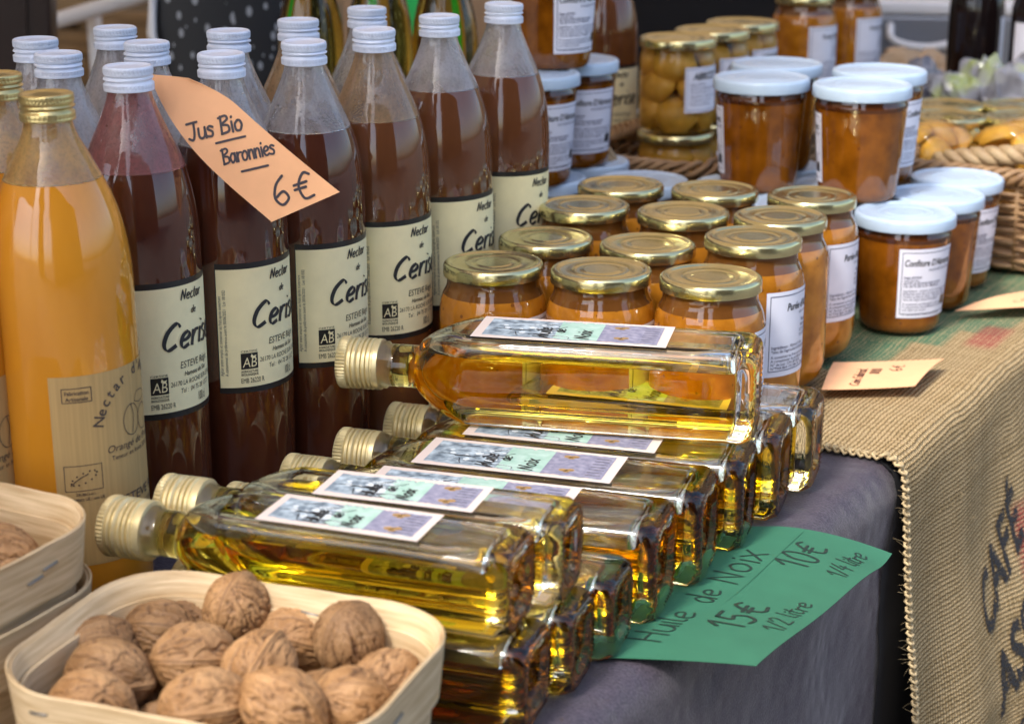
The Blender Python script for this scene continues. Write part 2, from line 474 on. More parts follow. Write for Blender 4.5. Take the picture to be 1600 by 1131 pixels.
def speckled():
    m, n, l = newmat("dotted_cloth")
    b = bsdf(n); b.inputs["Roughness"].default_value = 0.6
    tc = n.new("ShaderNodeTexCoord")
    mp = n.new("ShaderNodeMapping"); mp.inputs["Scale"].default_value = (1, 1, 0.55); mp.inputs["Rotation"].default_value = (0.2, 0.25, 0)
    v = n.new("ShaderNodeTexVoronoi"); v.inputs["Scale"].default_value = 95
    l.new(tc.outputs["Object"], mp.inputs["Vector"]); l.new(mp.outputs["Vector"], v.inputs["Vector"])
    sc = n.new("ShaderNodeSeparateColor"); l.new(v.outputs["Color"], sc.inputs[0])
    th = n.new("ShaderNodeMath"); th.operation = 'MULTIPLY'; th.inputs[1].default_value = 0.42
    l.new(sc.outputs[0], th.inputs[0])
    lt = n.new("ShaderNodeMath"); lt.operation = 'LESS_THAN'
    l.new(v.outputs["Distance"], lt.inputs[0]); l.new(th.outputs[0], lt.inputs[1])
    mx = n.new("ShaderNodeMix"); mx.data_type = 'RGBA'
    mx.inputs[6].default_value = (0.010, 0.012, 0.016, 1); mx.inputs[7].default_value = (0.30, 0.33, 0.37, 1)
    l.new(lt.outputs[0], mx.inputs[0]); l.new(mx.outputs[2], b.inputs["Base Color"])
speckled()

# ---------------------------------------------------------------- mesh helpers
class MB:
    def __init__(s):
        s.v = []; s.f = []; s.m = []; s.slots = []; s.uv = None
    def slot(s, name):
        if name not in s.slots: s.slots.append(name)
        return s.slots.index(name)
    def add(s, vs, fs, mat):
        k = len(s.v); i = s.slot(mat)
        s.v += [tuple(p) for p in vs]
        for f in fs:
            s.f.append(tuple(a + k for a in f)); s.m.append(i)
    def lathe(s, prof, mat, seg=48, mod=None, cap0=True, cap1=True, mats=None, flip=False):
        """profile of (r, z) from bottom to top, round the z axis"""
        vs = []
        for j, (r, z) in enumerate(prof):
            for i in range(seg):
                a = 2 * PI * i / seg
                rr = r if mod is None else mod(j, i, r)
                vs.append((rr * math.sin(a), -rr * math.cos(a), z))
        for j in range(len(prof) - 1):
            fs = []
            for i in range(seg):
                i2 = (i + 1) % seg
                f = (j * seg + i, j * seg + i2, (j + 1) * seg + i2, (j + 1) * seg + i)
                fs.append(f[::-1] if flip else f)
            if j == 0: base = len(s.v); s.v += vs
            k = s.slot(mats[j] if mats else mat)
            for f in fs:
                s.f.append(tuple(a + base for a in f)); s.m.append(k)
        n = len(prof)
        if cap0:
            f = tuple(range(base, base + seg)); s.f.append(f if flip else f[::-1]); s.m.append(s.slot(mats[0] if mats else mat))
        if cap1:
            f = tuple(range(base + (n - 1) * seg, base + n * seg)); s.f.append(f[::-1] if flip else f); s.m.append(s.slot(mats[-1] if mats else mat))
    def loft(s, rings, mat, cap=True):
        n = len(rings[0]); vs = [p for r in rings for p in r]; fs = []
        for j in range(len(rings) - 1):
            for i in range(n):
                i2 = (i + 1) % n
                fs.append((j * n + i, j * n + i2, (j + 1) * n + i2, (j + 1) * n + i))
        if cap:
            fs.append(tuple(range(n))[::-1]); fs.append(tuple(range((len(rings) - 1) * n, len(rings) * n)))
        s.add(vs, fs, mat)
    def tube(s, pts, r, mat, seg=8, closed=False):
        pts = [Vector(p) for p in pts]; n = len(pts); rings = []
        up = Vector((0.013, 0.021, 1)).normalized()
        for i, p in enumerate(pts):
            a = pts[i - 1] if (i > 0 or closed) else p
            b = pts[(i + 1) % n] if (i < n - 1 or closed) else p
            t = (b - a).normalized()
            x = t.cross(up)
            if x.length < 0.05: x = t.cross(Vector((1, 0.1, 0)))
            x.normalize(); y = x.cross(t)
            rr = r(i / max(1, n - 1)) if callable(r) else r
            rings.append([p + x * (rr * math.cos(2 * PI * k / seg)) + y * (rr * math.sin(2 * PI * k / seg)) for k in range(seg)])
        if closed: rings.append(rings[0])
        s.loft(rings, mat, cap=not closed)
    def box(s, c, d, mat, rot=0.0, bev=0.0):
        cx, cy_, cz = c; dx, dy, dz = [q / 2 for q in d]
        vs = []
        ca, sa = math.cos(rot), math.sin(rot)
        for z in (-dz, dz):
            for x, y in ((-dx, -dy), (dx, -dy), (dx, dy), (-dx, dy)):
                vs.append((cx + x * ca - y * sa, cy_ + x * sa + y * ca, cz + z))
        s.add(vs, [(3, 2, 1, 0), (4, 5, 6, 7), (0, 1, 5, 4), (1, 2, 6, 5), (2, 3, 7, 6), (3, 0, 4, 7)], mat)
    def grid(s, fn, nu, nv, mat, flip=False):
        vs = [fn(i / nu, j / nv) for j in range(nv + 1) for i in range(nu + 1)]
        fs = []
        for j in range(nv):
            for i in range(nu):
                a = j * (nu + 1) + i
                f = (a, a + 1, a + nu + 2, a + nu + 1)
                fs.append(f[::-1] if flip else f)
        s.add(vs, fs, mat)
    def build(s, name, parent=None, smooth=True, loc=None, rot=None, bevel=0.0, sharp=None):
        me = bpy.data.meshes.new(name)
        me.from_pydata(s.v, [], s.f)
        for k in s.slots: me.materials.append(MATS[k])
        me.polygons.foreach_set("material_index", s.m)
        if smooth: me.polygons.foreach_set("use_smooth", [True] * len(me.polygons))
        if sharp and smooth:
            me.set_sharp_from_angle(angle=R(sharp))
        me.update()
        o = bpy.data.objects.new(name, me)
        C.objects.link(o)
        if parent: o.parent = parent
        if loc: o.location = loc
        if rot: o.rotation_euler = rot
        if bevel:
            bm_ = o.modifiers.new("bevel", 'BEVEL'); bm_.width = bevel; bm_.segments = 2; bm_.limit_method = 'ANGLE'
        return o

def tag(o, label=None, cat=None, group=None, kind=None):
    if label: o["label"] = label
    if cat: o["category"] = cat
    if group: o["group"] = group
    if kind: o["kind"] = kind
    return o
def thing(name, label, cat, loc=(0, 0, 0), rot=(0, 0, 0), group=None, scale=None):
    o = bpy.data.objects.new(name, None)
    o.empty_display_size = 0.02
    C.objects.link(o)
    o.location = loc; o.rotation_euler = rot
    if scale: o.scale = scale
    return tag(o, label, cat, group)
def dup(root, loc, rot, label, group=None, scale=None, skip=()):
    r = root.copy(); C.objects.link(r)
    r.location = loc; r.rotation_euler = rot
    r["label"] = label
    if group: r["group"] = group
    if scale: r.scale = scale
    for ch in [c for c in root.children if not any(c.name.startswith(k) for k in skip)]:
        c = ch.copy(); C.objects.link(c); c.parent = r
        for g in ch.children:
            d = g.copy(); C.objects.link(d); d.parent = c
    return r

# ---------------------------------------------------------------- writing
_tc = {}
def font_mesh(txt, shear=0.0, bold=0.0):
    key = (txt, shear, bold)
    if key in _tc: return _tc[key]
    cu = bpy.data.curves.new("t", 'FONT')
    cu.body = txt; cu.size = 1.0; cu.shear = shear; cu.offset = bold; cu.resolution_u = 3
    o = bpy.data.objects.new("t", cu); C.objects.link(o)
    dg = bpy.context.evaluated_depsgraph_get()
    me = bpy.data.meshes.new_from_object(o.evaluated_get(dg))
    vs = [(v.co.x, v.co.y) for v in me.vertices]
    fs = [tuple(p.vertices) for p in me.polygons]
    bpy.data.objects.remove(o); bpy.data.curves.remove(cu); bpy.data.meshes.remove(me)
    _tc[key] = (vs, fs)
    return vs, fs
def put_text(mb, fm, txt, x, y, size, mat, align='L', shear=0.0, bold=0.0, xs=1.0, rot=0.0, off=0.0003, width=None):
    """x, y in label metres (y down); fm(x, y, off) gives the 3D point"""
    vs, fs = font_mesh(txt, shear, bold)
    if not vs: return
    w = max(v[0] for v in vs)
    k = size
    sx = k * xs
    if width: sx = width / w
    ox = {'L': 0, 'C': -w * sx / 2, 'R': -w * sx}[align]
    ca, sa = math.cos(rot), math.sin(rot)
    out = []
    for a, b in vs:
        px, py = ox + a * sx, b * k
        out.append(fm(x + px * ca - py * sa, y - px * sa - py * ca, off))
    mb.add(out, fs, mat)

GL = {
 'J': (0.6, ["L", (.0, .97), (.62, 1)], [(.42, 1), (.4, .35), (.27, 0), (.05, .12)]),
 'u': (0.5, [(.05, .6), (.05, .15), (.2, 0), (.38, .15), (.42, .6)], ["L", (.42, .6), (.46, 0)]),
 's': (0.42, [(.38, .52), (.2, .6), (.08, .46), (.33, .25), (.28, .03), (.03, .05)]),
 'B': (0.62, ["L", (.12, 1), (.1, 0)], [(.0, .93), (.4, 1), (.5, .78), (.14, .53), (.5, .42), (.52, .1), (.08, 0)]),
 'i': (0.22, ["L", (.1, .6), (.12, 0)], ["L", (.12, .83), (.13, .88)]),
 'o': (0.52, [(.25, .6), (.06, .4), (.1, .06), (.32, .02), (.45, .3), (.36, .56), (.22, .6)]),
 'a': (0.54, [(.4, .5), (.22, .6), (.05, .32), (.18, 0), (.38, .2), (.42, .58)], ["L", (.42, .6), (.5, 0)]),
 'r': (0.42, ["L", (.08, .6), (.1, 0)], [(.1, .35), (.22, .55), (.42, .56)]),
 'n': (0.5, ["L", (.06, .6), (.08, 0)], [(.08, .35), (.22, .58), (.38, .5), (.42, 0)]),
 'e': (0.5, [(.06, .28), (.3, .32), (.42, .44), (.3, .6), (.1, .48), (.06, .2), (.2, .01), (.45, .1)]),
 '6': (0.6, [(.42, 1), (.15, .72), (.04, .28), (.25, 0), (.5, .2), (.36, .46), (.1, .3)]),
 '€': (0.66, [(.58, .88), (.38, .95), (.16, .55), (.28, .08), (.62, .12)], ["L", (.0, .58), (.45, .64)], ["L", (.0, .42), (.4, .46)]),
 'H': (0.66, ["L", (.08, 1), (.08, 0)], ["L", (.52, 1), (.52, 0)], ["L", (.08, .5), (.52, .52)]),
 'f': (0.4, [(.38, .92), (.26, 1), (.16, .75), (.16, 0)], ["L", (.02, .56), (.34, .58)]),
 'l': (0.26, [(.1, 1), (.08, .4), (.1, .08), (.22, .02)]),
 'd': (0.54, [(.4, .48), (.22, .6), (.05, .3), (.2, 0), (.38, .18), (.44, .6)], ["L", (.46, 1), (.46, 0)]),
 'N': (0.66, ["L", (.06, 0), (.1, 1), (.5, .02), (.54, 1)]),
 'x': (0.5, ["L", (.05, .6), (.42, 0)], ["L", (.44, .62), (.02, 0)]),
 '1': (0.4, ["L", (.0, .62), (.24, 1), (.24, 0)]),
 '5': (0.55, ["L", (.1, .98), (.5, 1)], [(.1, .98), (.08, .56), (.34, .6), (.46, .3), (.3, .02), (.02, .05)]),
 '0': (0.58, [(.26, 1), (.06, .6), (.14, .06), (.38, .03), (.5, .5), (.38, .95), (.24, 1)]),
 '2': (0.52, [(.05, .75), (.22, 1), (.42, .78), (.06, .04)], ["L", (.06, .03), (.48, .03)]),
 '4': (0.55, ["L", (.3, 1), (.04, .38), (.48, .4)], ["L", (.36, .62), (.34, 0)]),
 '8': (0.55, [(.4, .9), (.2, 1), (.1, .75), (.42, .3), (.28, 0), (.08, .2), (.4, .75), (.4, .9)]),
 '/': (0.45, ["L", (.4, 1.02), (.02, -.05)]),
 't': (0.36, [(.14, .95), (.12, .2), (.2, .0), (.34, .06)], ["L", (.0, .62), (.34, .64)]),
 'b': (0.5, ["L", (.08, 1), (.08, 0)], [(.08, .3), (.25, .55), (.42, .3), (.25, 0), (.08, .1)]),
 'c': (0.45, [(.4, .5), (.22, .6), (.06, .3), (.2, .0), (.42, .1)]),
 'C': (0.68, [(.62, .82), (.42, 1), (.12, .7), (.06, .25), (.26, 0), (.58, .16)]),
 "'": (0.2, ["L", (.12, 1), (.06, .82)]),
 ' ': (0.34,),
}
def crom(p, n=7):
    out = []
    q = [p[0]] + list(p) + [p[-1]]
    for i in range(1, len(q) - 2):
        for k in range(n):
            t = k / n
            r = []
            for d in (0, 1):
                a, b, c, e = q[i - 1][d], q[i][d], q[i + 1][d], q[i + 2][d]
                r.append(0.5 * (2 * b + (c - a) * t + (2 * a - 5 * b + 4 * c - e) * t * t + (3 * b - a - 3 * c + e) * t ** 3))
            out.append(tuple(r))
    out.append(p[-1])
    return out
def pen(mb, fm, pts, w, mat, off=0.0004, nib=None):
    n = len(pts)
    L, Rr = [], []
    for i in range(n):
        a = pts[max(0, i - 1)]; b = pts[min(n - 1, i + 1)]
        dx, dy = b[0] - a[0], b[1] - a[1]
        q = math.hypot(dx, dy) or 1e-9
        dx, dy = dx / q, dy / q
        ww = w
        if nib is not None:
            ww = w * (0.35 + 0.9 * abs(math.sin(math.atan2(dy, dx) - nib)))
        x, y = pts[i]
        L.append((x - dy * ww / 2, y + dx * ww / 2)); Rr.append((x + dy * ww / 2, y - dx * ww / 2))
    vs = [fm(a, b, off) for a, b in L] + [fm(a, b, off) for a, b in Rr]
    fs = [(i, i + 1, n + i + 1, n + i) for i in range(n - 1)]
    mb.add(vs, fs, mat)
    if nib is None:
        for c in (pts[0], pts[-1]):
            vs = [fm(c[0] + w / 2 * math.cos(k * PI / 4), c[1] + w / 2 * math.sin(k * PI / 4), off + 0.00003) for k in range(8)]
            mb.add(vs, [tuple(range(8))], mat)
def hand(mb, fm, txt, x, y, size, w, mat, rot=0.0, shear=0.0, xs=1.0, sp=1.1, nib=None, jitter=0.0, off=0.0004):
    cx = 0.0
    ca, sa = math.cos(rot), math.sin(rot)
    rnd = random.Random(len(txt) * 7 + 3)
    for ch in txt:
        g = GL.get(ch)
        if g is None: continue
        jy = rnd.uniform(-1, 1) * jitter; js = 1 + rnd.uniform(-1, 1) * jitter
        for st in g[1:]:
            if st[0] == "L":
                p = list(st[1:]); q = []
                for i in range(len(p) - 1):
                    for k in range(4):
                        t = k / 4
                        q.append((p[i][0] * (1 - t) + p[i + 1][0] * t, p[i][1] * (1 - t) + p[i + 1][1] * t))
                q.append(p[-1]); p = q
            else:
                p = crom(list(st))
            pts = []
            for a, b in p:
                b = b * js + jy
                px = (cx + a * xs + b * shear) * size; py = b * size
                pts.append((x + px * ca - py * sa, y - px * sa - py * ca))
            pen(mb, fm, pts, w, mat, off=off, nib=nib)
        cx += g[0] * sp * xs
    return cx * size
def rect(mb, fm, x0, y0, x1, y1, mat, off=0.0002, nx=1, ny=1):
    mb.grid(lambda a, b: fm(x0 + (x1 - x0) * a, y1 + (y0 - y1) * b, off), nx, ny, mat)
def frame(mb, fm, x0, y0, x1, y1, w, mat, nx=12, off=0.0002):
    rect(mb, fm, x0, y0, x1, y0 + w, mat, off, nx); rect(mb, fm, x0, y1 - w, x1, y1, mat, off, nx)
    rect(mb, fm, x0, y0 + w, x0 + w, y1 - w, mat, off); rect(mb, fm, x1 - w, y0 + w, x1, y1 - w, mat, off)
def cylmap(rad, ztop, a0):
    """rad: radius or function of z; a0: angle of the label's left edge from the side that faces -Y"""
    def fm(x, y, off=0.0):
        z = ztop - y
        r0 = rad(z) if callable(rad) else rad
        r1 = (rad(ztop - 0.03) if callable(rad) else rad)
        a = a0 + x / r1
        return ((r0 + off) * math.sin(a), -(r0 + off) * math.cos(a), z)
    return fm

# ================================================================ setting
def paving():
    mb = MB()
    mb.grid(lambda a, b: ((a - 0.5) * 240, (b - 0.5) * 240, -0.75), 4, 4, "paving")
    tag(mb.build("ground", smooth=False), kind="structure")
paving()

def house(label, cx, cy_, w, d, h, rot, wall, roof_h, rows, cols, ww=0.9, wh=1.5):
    t = thing("town_house", label, "house", (cx, cy_, -0.75), (0, 0, rot), "houses round the market square")
    mb = MB(); mb.box((0, 0, h / 2), (w, d, h), wall); mb.build("wall", t, smooth=False)
    mb = MB()
    e = 0.35
    vs = [(-w / 2 - e, -d / 2 - e, h), (w / 2 + e, -d / 2 - e, h), (w / 2 + e, d / 2 + e, h), (-w / 2 - e, d / 2 + e, h), (-w / 2 - e, 0, h + roof_h), (w / 2 + e, 0, h + roof_h)]
    mb.add(vs, [(0, 1, 5, 4), (2, 3, 4, 5), (1, 2, 5), (3, 0, 4), (3, 2, 1, 0)], "roof_tile"); mb.build("roof", t, smooth=False)
    for r in range(rows):
        for c in range(cols):
            x = -w / 2 + w * (c + 0.5) / cols; z = 1.2 + r * (h - 1.2) / rows + wh / 2
            for sgn in (-1,):
                mb = MB(); mb.box((x, sgn * (d / 2 + 0.02), z), (ww, 0.08, wh), "window_dark"); f = mb.build("window", t, smooth=False)
                mb = MB()
                for k in (-1, 1):
                    mb.box((x + k * (ww / 2 + 0.24), sgn * (d / 2 + 0.04), z), (0.44, 0.06, wh), "crate_wood")
                mb.build("shutter", f, smooth=False)
    return t
# seen only as reflections in the bottles and lids, and as the light they block
house("plastered town house with shutters across the square, behind the viewer", 5.2, -10.5, 9.0, 7.0, 7.2, PI, "plaster_wall", 1.6, 3, 4)
house("narrow tall tower house across the square, to the left behind the viewer", -3.2, -11.5, 1.7, 1.7, 8.2, PI, "plaster_wall", 2.2, 3, 1, 0.6, 1.0)
house("long brown stone town house beyond the stall", 2.0, 17.0, 26.0, 7.0, 8.5, 0, "stone_wall", 2.4, 3, 9)
house("brown stone house at the left end of the market", -13.0, 4.0, 15.0, 6.0, 8.0, R(90), "stone_wall", 2.0, 3, 5)

def canopy():  # added out of view to block overhead sky and strengthen front reflections
    t = thing("stall_canopy", "pale canvas canopy over the whole stall, above the picture", "canopy", T(1.8, -2.05, 0), (0, 0, ANG))
    mb = MB()
    def fn(a, b):
        x = -3.6 + 7.2 * a; y = -1.35 + 2.7 * b
        return (x, y, 1.62 - 0.16 * abs(2 * b - 1) ** 1.4 - 0.03 * math.sin(PI * ((x + 3.6) % 2.4) / 2.4))
    mb.grid(fn, 48, 24, "canopy_canvas", flip=True); mb.build("canvas", t)
    for x in (-3.4, 3.4):
        for y in (-1.28,):
            mb = MB(); mb.tube([(x, y, -0.75), (x, y, 1.47)], 0.02, "white_metal", seg=10); mb.build("pole", t)
canopy()

# ================================================================ table and cloths
EDGE = -0.440
def prof(s, r=0.020, v0=-1.30, z0=0.0):
    """s: metres of cloth from the table's far side; returns (v, z)"""
    flat = EDGE - v0
    if s < flat: return v0 + s, z0
    q = (s - flat) / r
    if q < PI / 2: return EDGE + r * math.sin(q), z0 - r + r * math.cos(q)
    return EDGE + r, z0 - r - (s - flat - r * PI / 2)
def drop(z): return max(0.0, -z - 0.02)

def table():
    t = thing("market_table", "long trestle table under the grey purple cloth and the sack", "table", T(1.9, -0.87, -0.75), (0, 0, ANG))
    mb = MB(); mb.box((0, 0, 0.725), (4.4, 0.84, 0.03), "table_wood"); mb.build("tabletop", t, smooth=False)
    for x in (-1.9, 1.9):
        for y in (-0.34, 0.34):
            mb = MB(); mb.box((x, y, 0.355), (0.06, 0.06, 0.71), "table_wood"); mb.build("leg", t, smooth=False)
table()

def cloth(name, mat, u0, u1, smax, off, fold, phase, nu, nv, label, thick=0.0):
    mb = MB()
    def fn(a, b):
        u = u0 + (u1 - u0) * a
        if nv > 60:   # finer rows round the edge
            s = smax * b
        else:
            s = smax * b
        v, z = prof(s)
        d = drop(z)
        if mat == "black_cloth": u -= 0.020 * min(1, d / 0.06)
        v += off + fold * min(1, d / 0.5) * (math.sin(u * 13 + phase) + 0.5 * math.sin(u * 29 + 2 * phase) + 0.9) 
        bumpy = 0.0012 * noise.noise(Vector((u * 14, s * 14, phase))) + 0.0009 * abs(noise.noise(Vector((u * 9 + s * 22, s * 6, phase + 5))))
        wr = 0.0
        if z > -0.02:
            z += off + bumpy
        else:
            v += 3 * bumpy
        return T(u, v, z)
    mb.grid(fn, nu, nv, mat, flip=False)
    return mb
mb = cloth("table_cloth", "purple_cloth", -0.3, 1.262, 1.60, 0.0, 0.015, 1.1, 200, 220, "")
o = mb.build("table_cloth"); tag(o, "grey purple cloth over the table's near end, under the oil bottles", "tablecloth")
mb = cloth("under_cloth", "black_cloth", 1.256, 4.0, 1.60, 0.0025, 0.004, 2.0, 120, 120, "")  # black sheet added as the burlap's shadow on the purple cloth
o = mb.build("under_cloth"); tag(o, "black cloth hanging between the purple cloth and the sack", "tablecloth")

SACK0 = 1.254
def sack_pt(u, y, off=0.0):
    """u along the table, y: metres measured across the table like v, running on down the drape"""
    s = y + 1.30
    v, z = prof(s, r=0.019)
    d = drop(z)
    k = min(1.0, d / 0.25)
    wav = 0.017 * math.sin(u * 17 + 0.6 + 2.5 * d) + 0.008 * math.sin(u * 41 + 1.0 + 3 * d)
    v += 0.009 + k * (0.024 + wav + 0.05 * d) + off
    # the piece by the corner is pushed out and sags
    z += 0.006 + 0.0035 * noise.noise(Vector((u * 9, s * 9, 3.0))) + (off if d <= 0 else 0)
    if d > 0: v += 0.006 * noise.noise(Vector((u * 8, s * 8, 9.0)))
    uu = u - 0.014 * k * max(0, 1 - (u - SACK0) / 0.15)
    return T(uu, v, z)
def sack():
    mb = MB()
    u1, y0, y1 = 3.1, -0.95, 0.30
    nu, nv = 300, 220
    mb.grid(lambda a, b: sack_pt(SACK0 + (u1 - SACK0) * a, y0 + (y1 - y0) * b), nu, nv, "burlap_weave")
    # black print on the hanging side, running down the drape
    for txt, u0, yy, size, rot in (("CAFÉ", 1.424, -0.215, 0.066, 40), ("ASSO", 1.442, -0.146, 0.066, 36), ("AGRO", 1.452, -0.086, 0.044, 30)):
        vs, fs = font_mesh(txt, 0.0, 0.028)
        ca, sa = math.cos(R(rot)), math.sin(R(rot))
        out = [sack_pt(u0 + 0.72 * size * a * ca - 0.25 * size * b * sa, yy - 0.72 * size * a * sa - size * b, 0.0016) for a, b in vs]
        mb.add(out, fs, "sack_ink")
    o = mb.build("burlap_sack")
    me = o.data
    uvl = me.uv_layers.new(name="UVMap")
    nbase = (nu + 1) * (nv + 1)
    for lp in me.loops:
        i = lp.vertex_index
        if i < nbase:
            a = (i % (nu + 1)) / nu; b = (i // (nu + 1)) / nv
            uvl.data[lp.index].uv = (SACK0 + (u1 - SACK0) * a, y0 + (y1 - y0) * b)
    tag(o, "coarse burlap coffee sack spread over the table with green, red and black print", "sack")
    # chain stitched hem
    st = MB()
    for ph in (0.0, PI):
        pts = []
        n = 900
        for i in range(n):
            y = y0 + (y1 - y0) * i / (n - 1)
            p = sack_pt(SACK0 + 0.002, y); q = sack_pt(SACK0 + 0.002, y + 0.002)
            d = (q - p).normalized(); side = UD; up = side.cross(d).normalized()
            if up.dot(VD) < 0 and up.z < 0: up = -up
            a = 2 * PI * y / 0.0125 + ph
            pts.append(p + side * (0.0025 * math.cos(a)) + up * (0.0018 * math.sin(2 * a) + 0.0012))
        st.tube(pts, 0.0013, "thread", seg=6)
    st.build("hem_stitching", o)
    fz = MB()
    rnd = random.Random(4)
    for k in range(900):
        if k < 420:
            u = SACK0 - 0.001 + rnd.uniform(0, 0.006); y = rnd.uniform(-0.55, 0.28)
        else:
            u = rnd.uniform(SACK0, 2.0); y = rnd.uniform(-0.62, 0.2)
        p = sack_pt(u, y, 0.001)
        L = rnd.uniform(0.003, 0.011)
        d = Vector((rnd.uniform(-1, 1), rnd.uniform(-1, 1), rnd.uniform(-0.2, 1))).normalized()
        if k < 420: d = (d - UD * 0.8).normalized()
        e = Vector((rnd.uniform(-1, 1), rnd.uniform(-1, 1), rnd.uniform(-1, 1))) * 0.4
        pts = [p + d * L * t + e * L * t * t for t in (0, 0.35, 0.7, 1.0)]
        fz.tube(pts, lambda t: 0.00016 * (1 - 0.6 * t), "thread", seg=3)
    tag(fz.build("loose_fibres", o), kind="stuff")
sack()

# ================================================================ juice bottles
def cap_mesh(mat, knurl=True):
    mb = MB()
    seg = 120
    prof_ = [(0.0145, 0.0), (0.0158, 0.0003), (0.0160, 0.0012), (0.0158, 0.0016), (0.0160, 0.0020), (0.0160, 0.0040), (0.0154, 0.0046), (0.0145, 0.0054), (0.0147, 0.0060),
             (0.0156, 0.0066), (0.0157, 0.0074), (0.0147, 0.0082), (0.0146, 0.0086), (0.0155, 0.0092), (0.0155, 0.0096), (0.0158, 0.0100), (0.0157, 0.0108), (0.0158, 0.0112), (0.0158, 0.0120), (0.0157, 0.0128), (0.0153, 0.0136), (0.0144, 0.0141),
             (0.0132, 0.0139), (0.0126, 0.0133), (0.0060, 0.0132), (0.0005, 0.0132)]
    def mod(j, i, r):
        if j in (4, 15, 16): return r - (0.0007 if i % 3 == 0 else 0)
        if j in (17, 18): return r - (0.0007 if (i + 1) % 3 == 0 else 0)
        # the rolled thread runs round at a slant
        if 6 <= j <= 12: return r + 0.00045 * math.sin(2 * PI * i / seg * 1 + j * 1.3)
        return r
    mb.lathe([(r, z * 1.12) for r, z in prof_], mat, seg, mod=mod)
    return mb
BOT = [(0.030, 0.0005), (0.034, 0.0), (0.0375, 0.003), (0.0395, 0.008), (0.040, 0.014), (0.040, 0.10), (0.040, 0.185), (0.0399, 0.197), (0.0395, 0.208), (0.0388, 0.217), (0.0376, 0.226), (0.0360, 0.235),
       (0.0338, 0.244), (0.0306, 0.2535), (0.0270, 0.262), (0.0232, 0.270), (0.0198, 0.2775), (0.0168, 0.2850), (0.0148, 0.2905), (0.0137, 0.2955), (0.0134, 0.3005)]
def prof_r(pr, z):
    for (r0, z0), (r1, z1) in zip(pr, pr[1:]):
        if z0 <= z <= z1 and z1 > z0: return r0 + (r1 - r0) * (z - z0) / (z1 - z0)
    return pr[-1][0]
def cut(pr, z, below):
    r = prof_r(pr, z)
    if below: return [p for p in pr if p[1] < z] + [(r, z)]
    return [(r, z)] + [p for p in pr if p[1] > z]
def cherry_label():
    mb = MB(); fm = cylmap(0.0401, 0.1785, R(-16))
    Wd, Ht = 0.100, 0.0905
    mb.grid(lambda a, b: fm(Wd * a, 0.004 + (Ht - 0.008) * (1 - b), 0), 40, 1, "cream_paper")
    mb.grid(lambda a, b: fm(Wd * a, 0.004 * (1 - b), 0), 40, 1, "black_paper")
    mb.grid(lambda a, b: fm(Wd * a, Ht - 0.004 * b, 0), 40, 1, "black_paper")
    rect(mb, fm, 0, 0.004, 0.0006, Ht - 0.004, "black_paper", 0.0002)
    y0 = 0.004
    c = 0.050
    hand(mb, fm, "Nectar", c - 0.0115, y0 + 0.0095, 0.0068, 0.0009, "ink", shear=0.25, nib=0.6, xs=0.95)
    hand(mb, fm, "de", c - 0.003, y0 + 0.0195, 0.0046, 0.0006, "ink", shear=0.25, nib=0.6)
    hand(mb, fm, "Cerise", c - 0.027, y0 + 0.041, 0.0170, 0.0024, "ink", shear=0.26, nib=0.6, xs=1.02, sp=1.06)
    put_text(mb, fm, "ESTEVE Régis", c, y0 + 0.0545, 0.0066, "ink", 'C', shear=0.18, width=0.029)
    put_text(mb, fm, "Hameau de Sias", c, y0 + 0.0600, 0.0044, "ink", 'C', shear=0.25, bold=0.012, width=0.023)
    put_text(mb, fm, "26170 LA ROCHE SUR LE BUIS", c, y0 + 0.0657, 0.0046, "ink", 'C', shear=0.12, width=0.044)
    put_text(mb, fm, "Tel :  04 75 28 13 27", c, y0 + 0.0710, 0.0046, "ink", 'C', shear=0.15, width=0.030)
    put_text(mb, fm, "100 cl", c + 0.0045, y0 + 0.0795, 0.0085, "ink", 'C', xs=0.42)
    put_text(mb, fm, "EMB 26220 R", 0.0145, y0 + 0.0795, 0.0050, "ink", 'L', width=0.0165)
    # organic mark: black square with AB and a leaf
    x0, yb = 0.0150, y0 + 0.0585
    put_text(mb, fm, "CERTIFIÉ", x0 + 0.0058, yb - 0.0006, 0.0020, "ink", 'C', width=0.0115)
    rect(mb, fm, x0, yb, x0 + 0.0118, yb + 0.0112, "black_paper", 0.0002, 6)
    put_text(mb, fm, "AB", x0 + 0.0010, yb + 0.0098, 0.0100, "cream_paper", 'L', shear=0.12, bold=-0.004, width=0.0098, off=0.00045)
    leaf = [(0.0066, 0.0026), (0.0074, 0.0006), (0.0086, 0.0022), (0.0108, 0.0016), (0.0098, 0.0036), (0.0082, 0.0040)]
    mb.add([fm(x0 + a, yb + b, 0.00045) for a, b in leaf], [tuple(range(6))], "cream_paper")
    put_text(mb, fm, "AGRICULTURE", x0 + 0.0058, yb + 0.0136, 0.0022, "ink", 'C', bold=0.02, width=0.0118)
    put_text(mb, fm, "BIOLOGIQUE", x0 + 0.0058, yb + 0.0158, 0.0022, "ink", 'C', bold=0.02, width=0.0118)
    put_text(mb, fm, "Agiter avant emploi et conserver au frais après ouverture", 0.0032, y0 + 0.0740, 0.0030, "grey_ink", 'L', rot=PI / 2, width=0.056)
    put_text(mb, fm, "A consommer de préférence avant le 30/06/2021   Lot 181032", 0.0064, y0 + 0.0740, 0.0030, "grey_ink", 'L', rot=PI / 2, width=0.060)
    return mb
def label_obj(maker, parent, cache={}):
    k = maker.__name__
    if k not in cache:
        o = maker().build("label", parent, smooth=True); cache[k] = o.data; return o
    o = bpy.data.objects.new("label", cache[k]); C.objects.link(o); o.parent = parent
    return o
